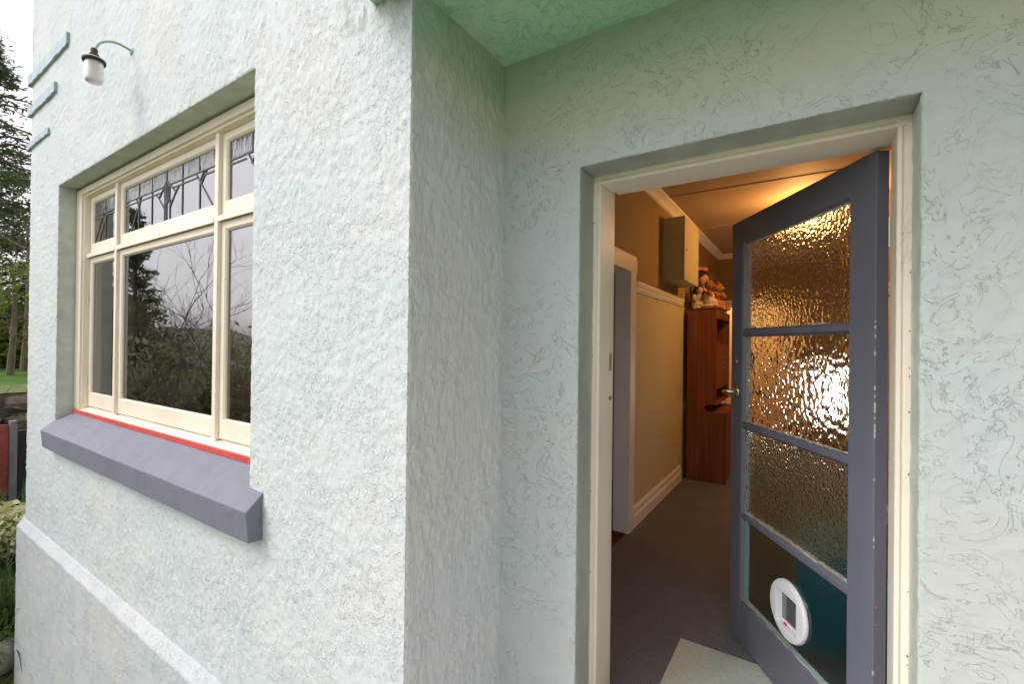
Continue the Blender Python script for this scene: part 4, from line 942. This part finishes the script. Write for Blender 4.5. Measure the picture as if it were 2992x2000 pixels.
def shrub(name, x, y, z, label, mat, bl, n, size, seed, stems=6, h=1.0, cat='shrub', aspect=.45, depth=2, group=None, twigmat='twig', rstem=.016, spread=.45):
    random.seed(seed); t = empty(name, (x, y, z), label=label, category=cat)
    if group: t['group'] = group
    m = MB()
    for i in range(stems): a = random.uniform(0, 6.28); branch(m, (.1*math.cos(a), .1*math.sin(a), 0), (.45*math.cos(a), .45*math.sin(a), 1), h, rstem, depth, spread, 3)
    m.build('stem', M[twigmat], t); cards(n, blobs(bl, .1), size, M[mat], 'foliage', t, 0, seed, aspect); return t
shrub('evergreen_shrub', -14.0, 2.35, -.6, 'yellow green bush behind the thin tree at the back of the lawn', 'bright', [(0, 0, .4, .8), (0, .5, .6, .7), (0, -.6, .5, .8), (-.2, 0, 1.0, .5)], 5000, .08, 41)
shrub('evergreen_shrub', -15.5, 3.3, -.6, 'dark green bush at the very back beside the house corner', 'olive', [(0, 0, .5, 1.1), (0, 1.2, .6, 1.0), (0, -1.3, .5, 1.1), (0, 0, 1.4, .8)], 9000, .08, 42)
# strap-leaved clumps, variegated shrub, grass, rock along the foot of the house
def straps(name, x, y, z, n, L, w, mat, label, seed, cat='plant', droop=.9, group=None):
    r = np.random.default_rng(seed); t = empty(name, (x, y, z), label=label, category=cat)
    if group: t['group'] = group
    V = []; F = []
    for i in range(n):
        a = r.uniform(0, 6.28); b = r.uniform(.15, 1.25); l = L*r.uniform(.6, 1.15); p = np.array([r.normal(0, .08), r.normal(0, .08), 0]); d = np.array([math.cos(a)*math.sin(b), math.sin(a)*math.sin(b), math.cos(b)])
        sd_v = np.array([-math.sin(a), math.cos(a), 0])*w*r.uniform(.7, 1.2); k0 = len(V); S = 6
        for s in range(S+1):
            f = s/S; ww = sd_v*(1-f**2*.95); V += [p-ww, p+ww]; d = d+np.array([0, 0, -droop*.33*f]); d /= np.linalg.norm(d); p = p+d*l/S
        F += [(k0+2*s, k0+2*s+1, k0+2*s+3, k0+2*s+2) for s in range(S)]
    link('leaf_clump', np_mesh('leaf_clump', V, F, True), M[mat], t); return t
straps('agapanthus', -7.1, 1.28, -2.45, 130, .95, .013, 'strap', 'dark strap leaved clump in front of the red sheet', 51)
straps('agapanthus', -7.6, 1.05, -2.55, 130, 1.05, .014, 'strap', 'dark strap leaved clump against the red sheet at the photo edge', 52)
straps('agapanthus', -5.95, 1.00, -2.7, 170, .85, .011, 'strap', 'strap leaved clump beside the plinth corner under the variegated shrub', 53)
straps('grass_tuft', -5.80, .93, -2.74, 260, .42, .005, 'grass', 'bright green grass tuft at the foot of the plinth', 54)
straps('grass_tuft', -6.15, .86, -2.74, 160, .6, .005, 'straw', 'grass tuft with dry pale blades near the plinth', 55)
straps('grass_tuft', -6.3, 1.05, -2.74, 260, .5, .006, 'grass', 'green grass tuft a step out from the plinth corner', 56)
shrub('variegated_shrub', -6.55, 1.10, -2.74, 'cream and green variegated shrub beside the house corner', 'varieg', [(0, .05, .88, .20), (0, -.1, .80, .24), (.1, .15, .95, .18), (-.2, .0, .9, .25), (0, -.3, .8, .3)], 2600, .035, 57, h=.5, aspect=.8)
m = MB(); m.ell((0, 0, .06), (.12, .12, .14), 12, 9); m.v = [(a+random.uniform(-.008, .008), b+random.uniform(-.008, .008), c_+random.uniform(-.008, .008)) for a, b, c_ in m.v]
o = m.build('rock', M['rock'], label='rounded grey rock at the foot of the plinth corner', category='rock'); o.location = (-5.66, .93, -2.74)
def grassfn(n, r):
    x = r.uniform(-9, -5.5, n); y = r.uniform(-.5, 2.2, n); return np.stack([x, y, np.full(n, GL+.06)], 1)
cards(7000, grassfn, .10, M['grass'], 'ground_cover', None, -1, 77, .06, kind='stuff')
# shrubs out in the garden that the panes mirror
HB1 = [(random.uniform(-.8, .8), random.uniform(-1.2, 1.2), random.uniform(.3, 2.7), .62) for _ in range(34)]
shrub('garden_shrub', -8.1, -1.35, GL, 'broad olive shrub in the garden facing the window, seen mirrored in the panes', 'hedge', HB1, 10000, .055, 61, stems=16, h=1.9, depth=4, rstem=.02)
HB2 = [(random.uniform(-.8, .8), random.uniform(-1.0, 1.0), random.uniform(.3, 2.6), .6) for _ in range(22)]
shrub('garden_shrub', -6.3, -3.4, GL, 'second olive shrub nearer the porch, seen mirrored in the right panes', 'hedge', HB2, 7000, .055, 62, stems=12, h=1.9, depth=4, rstem=.02)
shrub('garden_shrub', -10.5, -.55, GL, 'sparse twiggy shrub behind the broad one, seen mirrored at the left panes', 'olive', [(0, 0, 2.2, .8), (0, .6, 1.6, .8), (0, -.6, 2.6, .8), (.2, -.2, 3.2, .7)], 5000, .05, 63, stems=12, h=2.2, depth=4, rstem=.022)
# far hillside with a few houses
V = []; F = []; nx, nyy = 26, 14
for i in range(nx):
    a = math.radians(150+i*5.5)
    for j in range(nyy):
        d = 45+j*22; hgt = GL-14+ (18*(j/13)**1.1)*(1+.35*math.sin(i*.9)+.2*math.sin(i*2.1)) + 0*d
        V.append((d*math.cos(a), d*math.sin(a), hgt if j > 0 else GL-14))
F = [(i*nyy+j, (i+1)*nyy+j, (i+1)*nyy+j+1, i*nyy+j+1) for i in range(nx-1) for j in range(nyy-1)]
link('hill', np_mesh('hill', V, F, True), M['hill'], kind='structure')
for i, (x, y, z, rm, lb) in enumerate(((-70, -24, -8, 'roofgrey', 'pale far house with a grey roof highest on the hillside'), (-62, -17, -9.5, 'rooforange', 'pale far house with an orange roof on the hillside'), (-80, -20, -7.5, 'roofgrey', 'pale far house with a grey roof furthest left on the hillside'))):
    hh = empty('far_house', (x, y, z), rotz=.4+i*.5, label=lb, category='house', group='houses on the far hillside')
    MB().box(-5, 5, -3.5, 3.5, 0, 4).build('wall', M['farwall'], hh); MB().prism([(-4.2, 4), (0, 6.4), (4.2, 4), (4.2, 3.8), (-4.2, 3.8)], -5.5, 5.5, 'x').build('roof', M[rm], hh)
    for wx in (-3, 0, 3): MB().box(wx-.7, wx+.7, -3.56, -3.50, 1.4, 3).build('window', M['farglass'], hh)
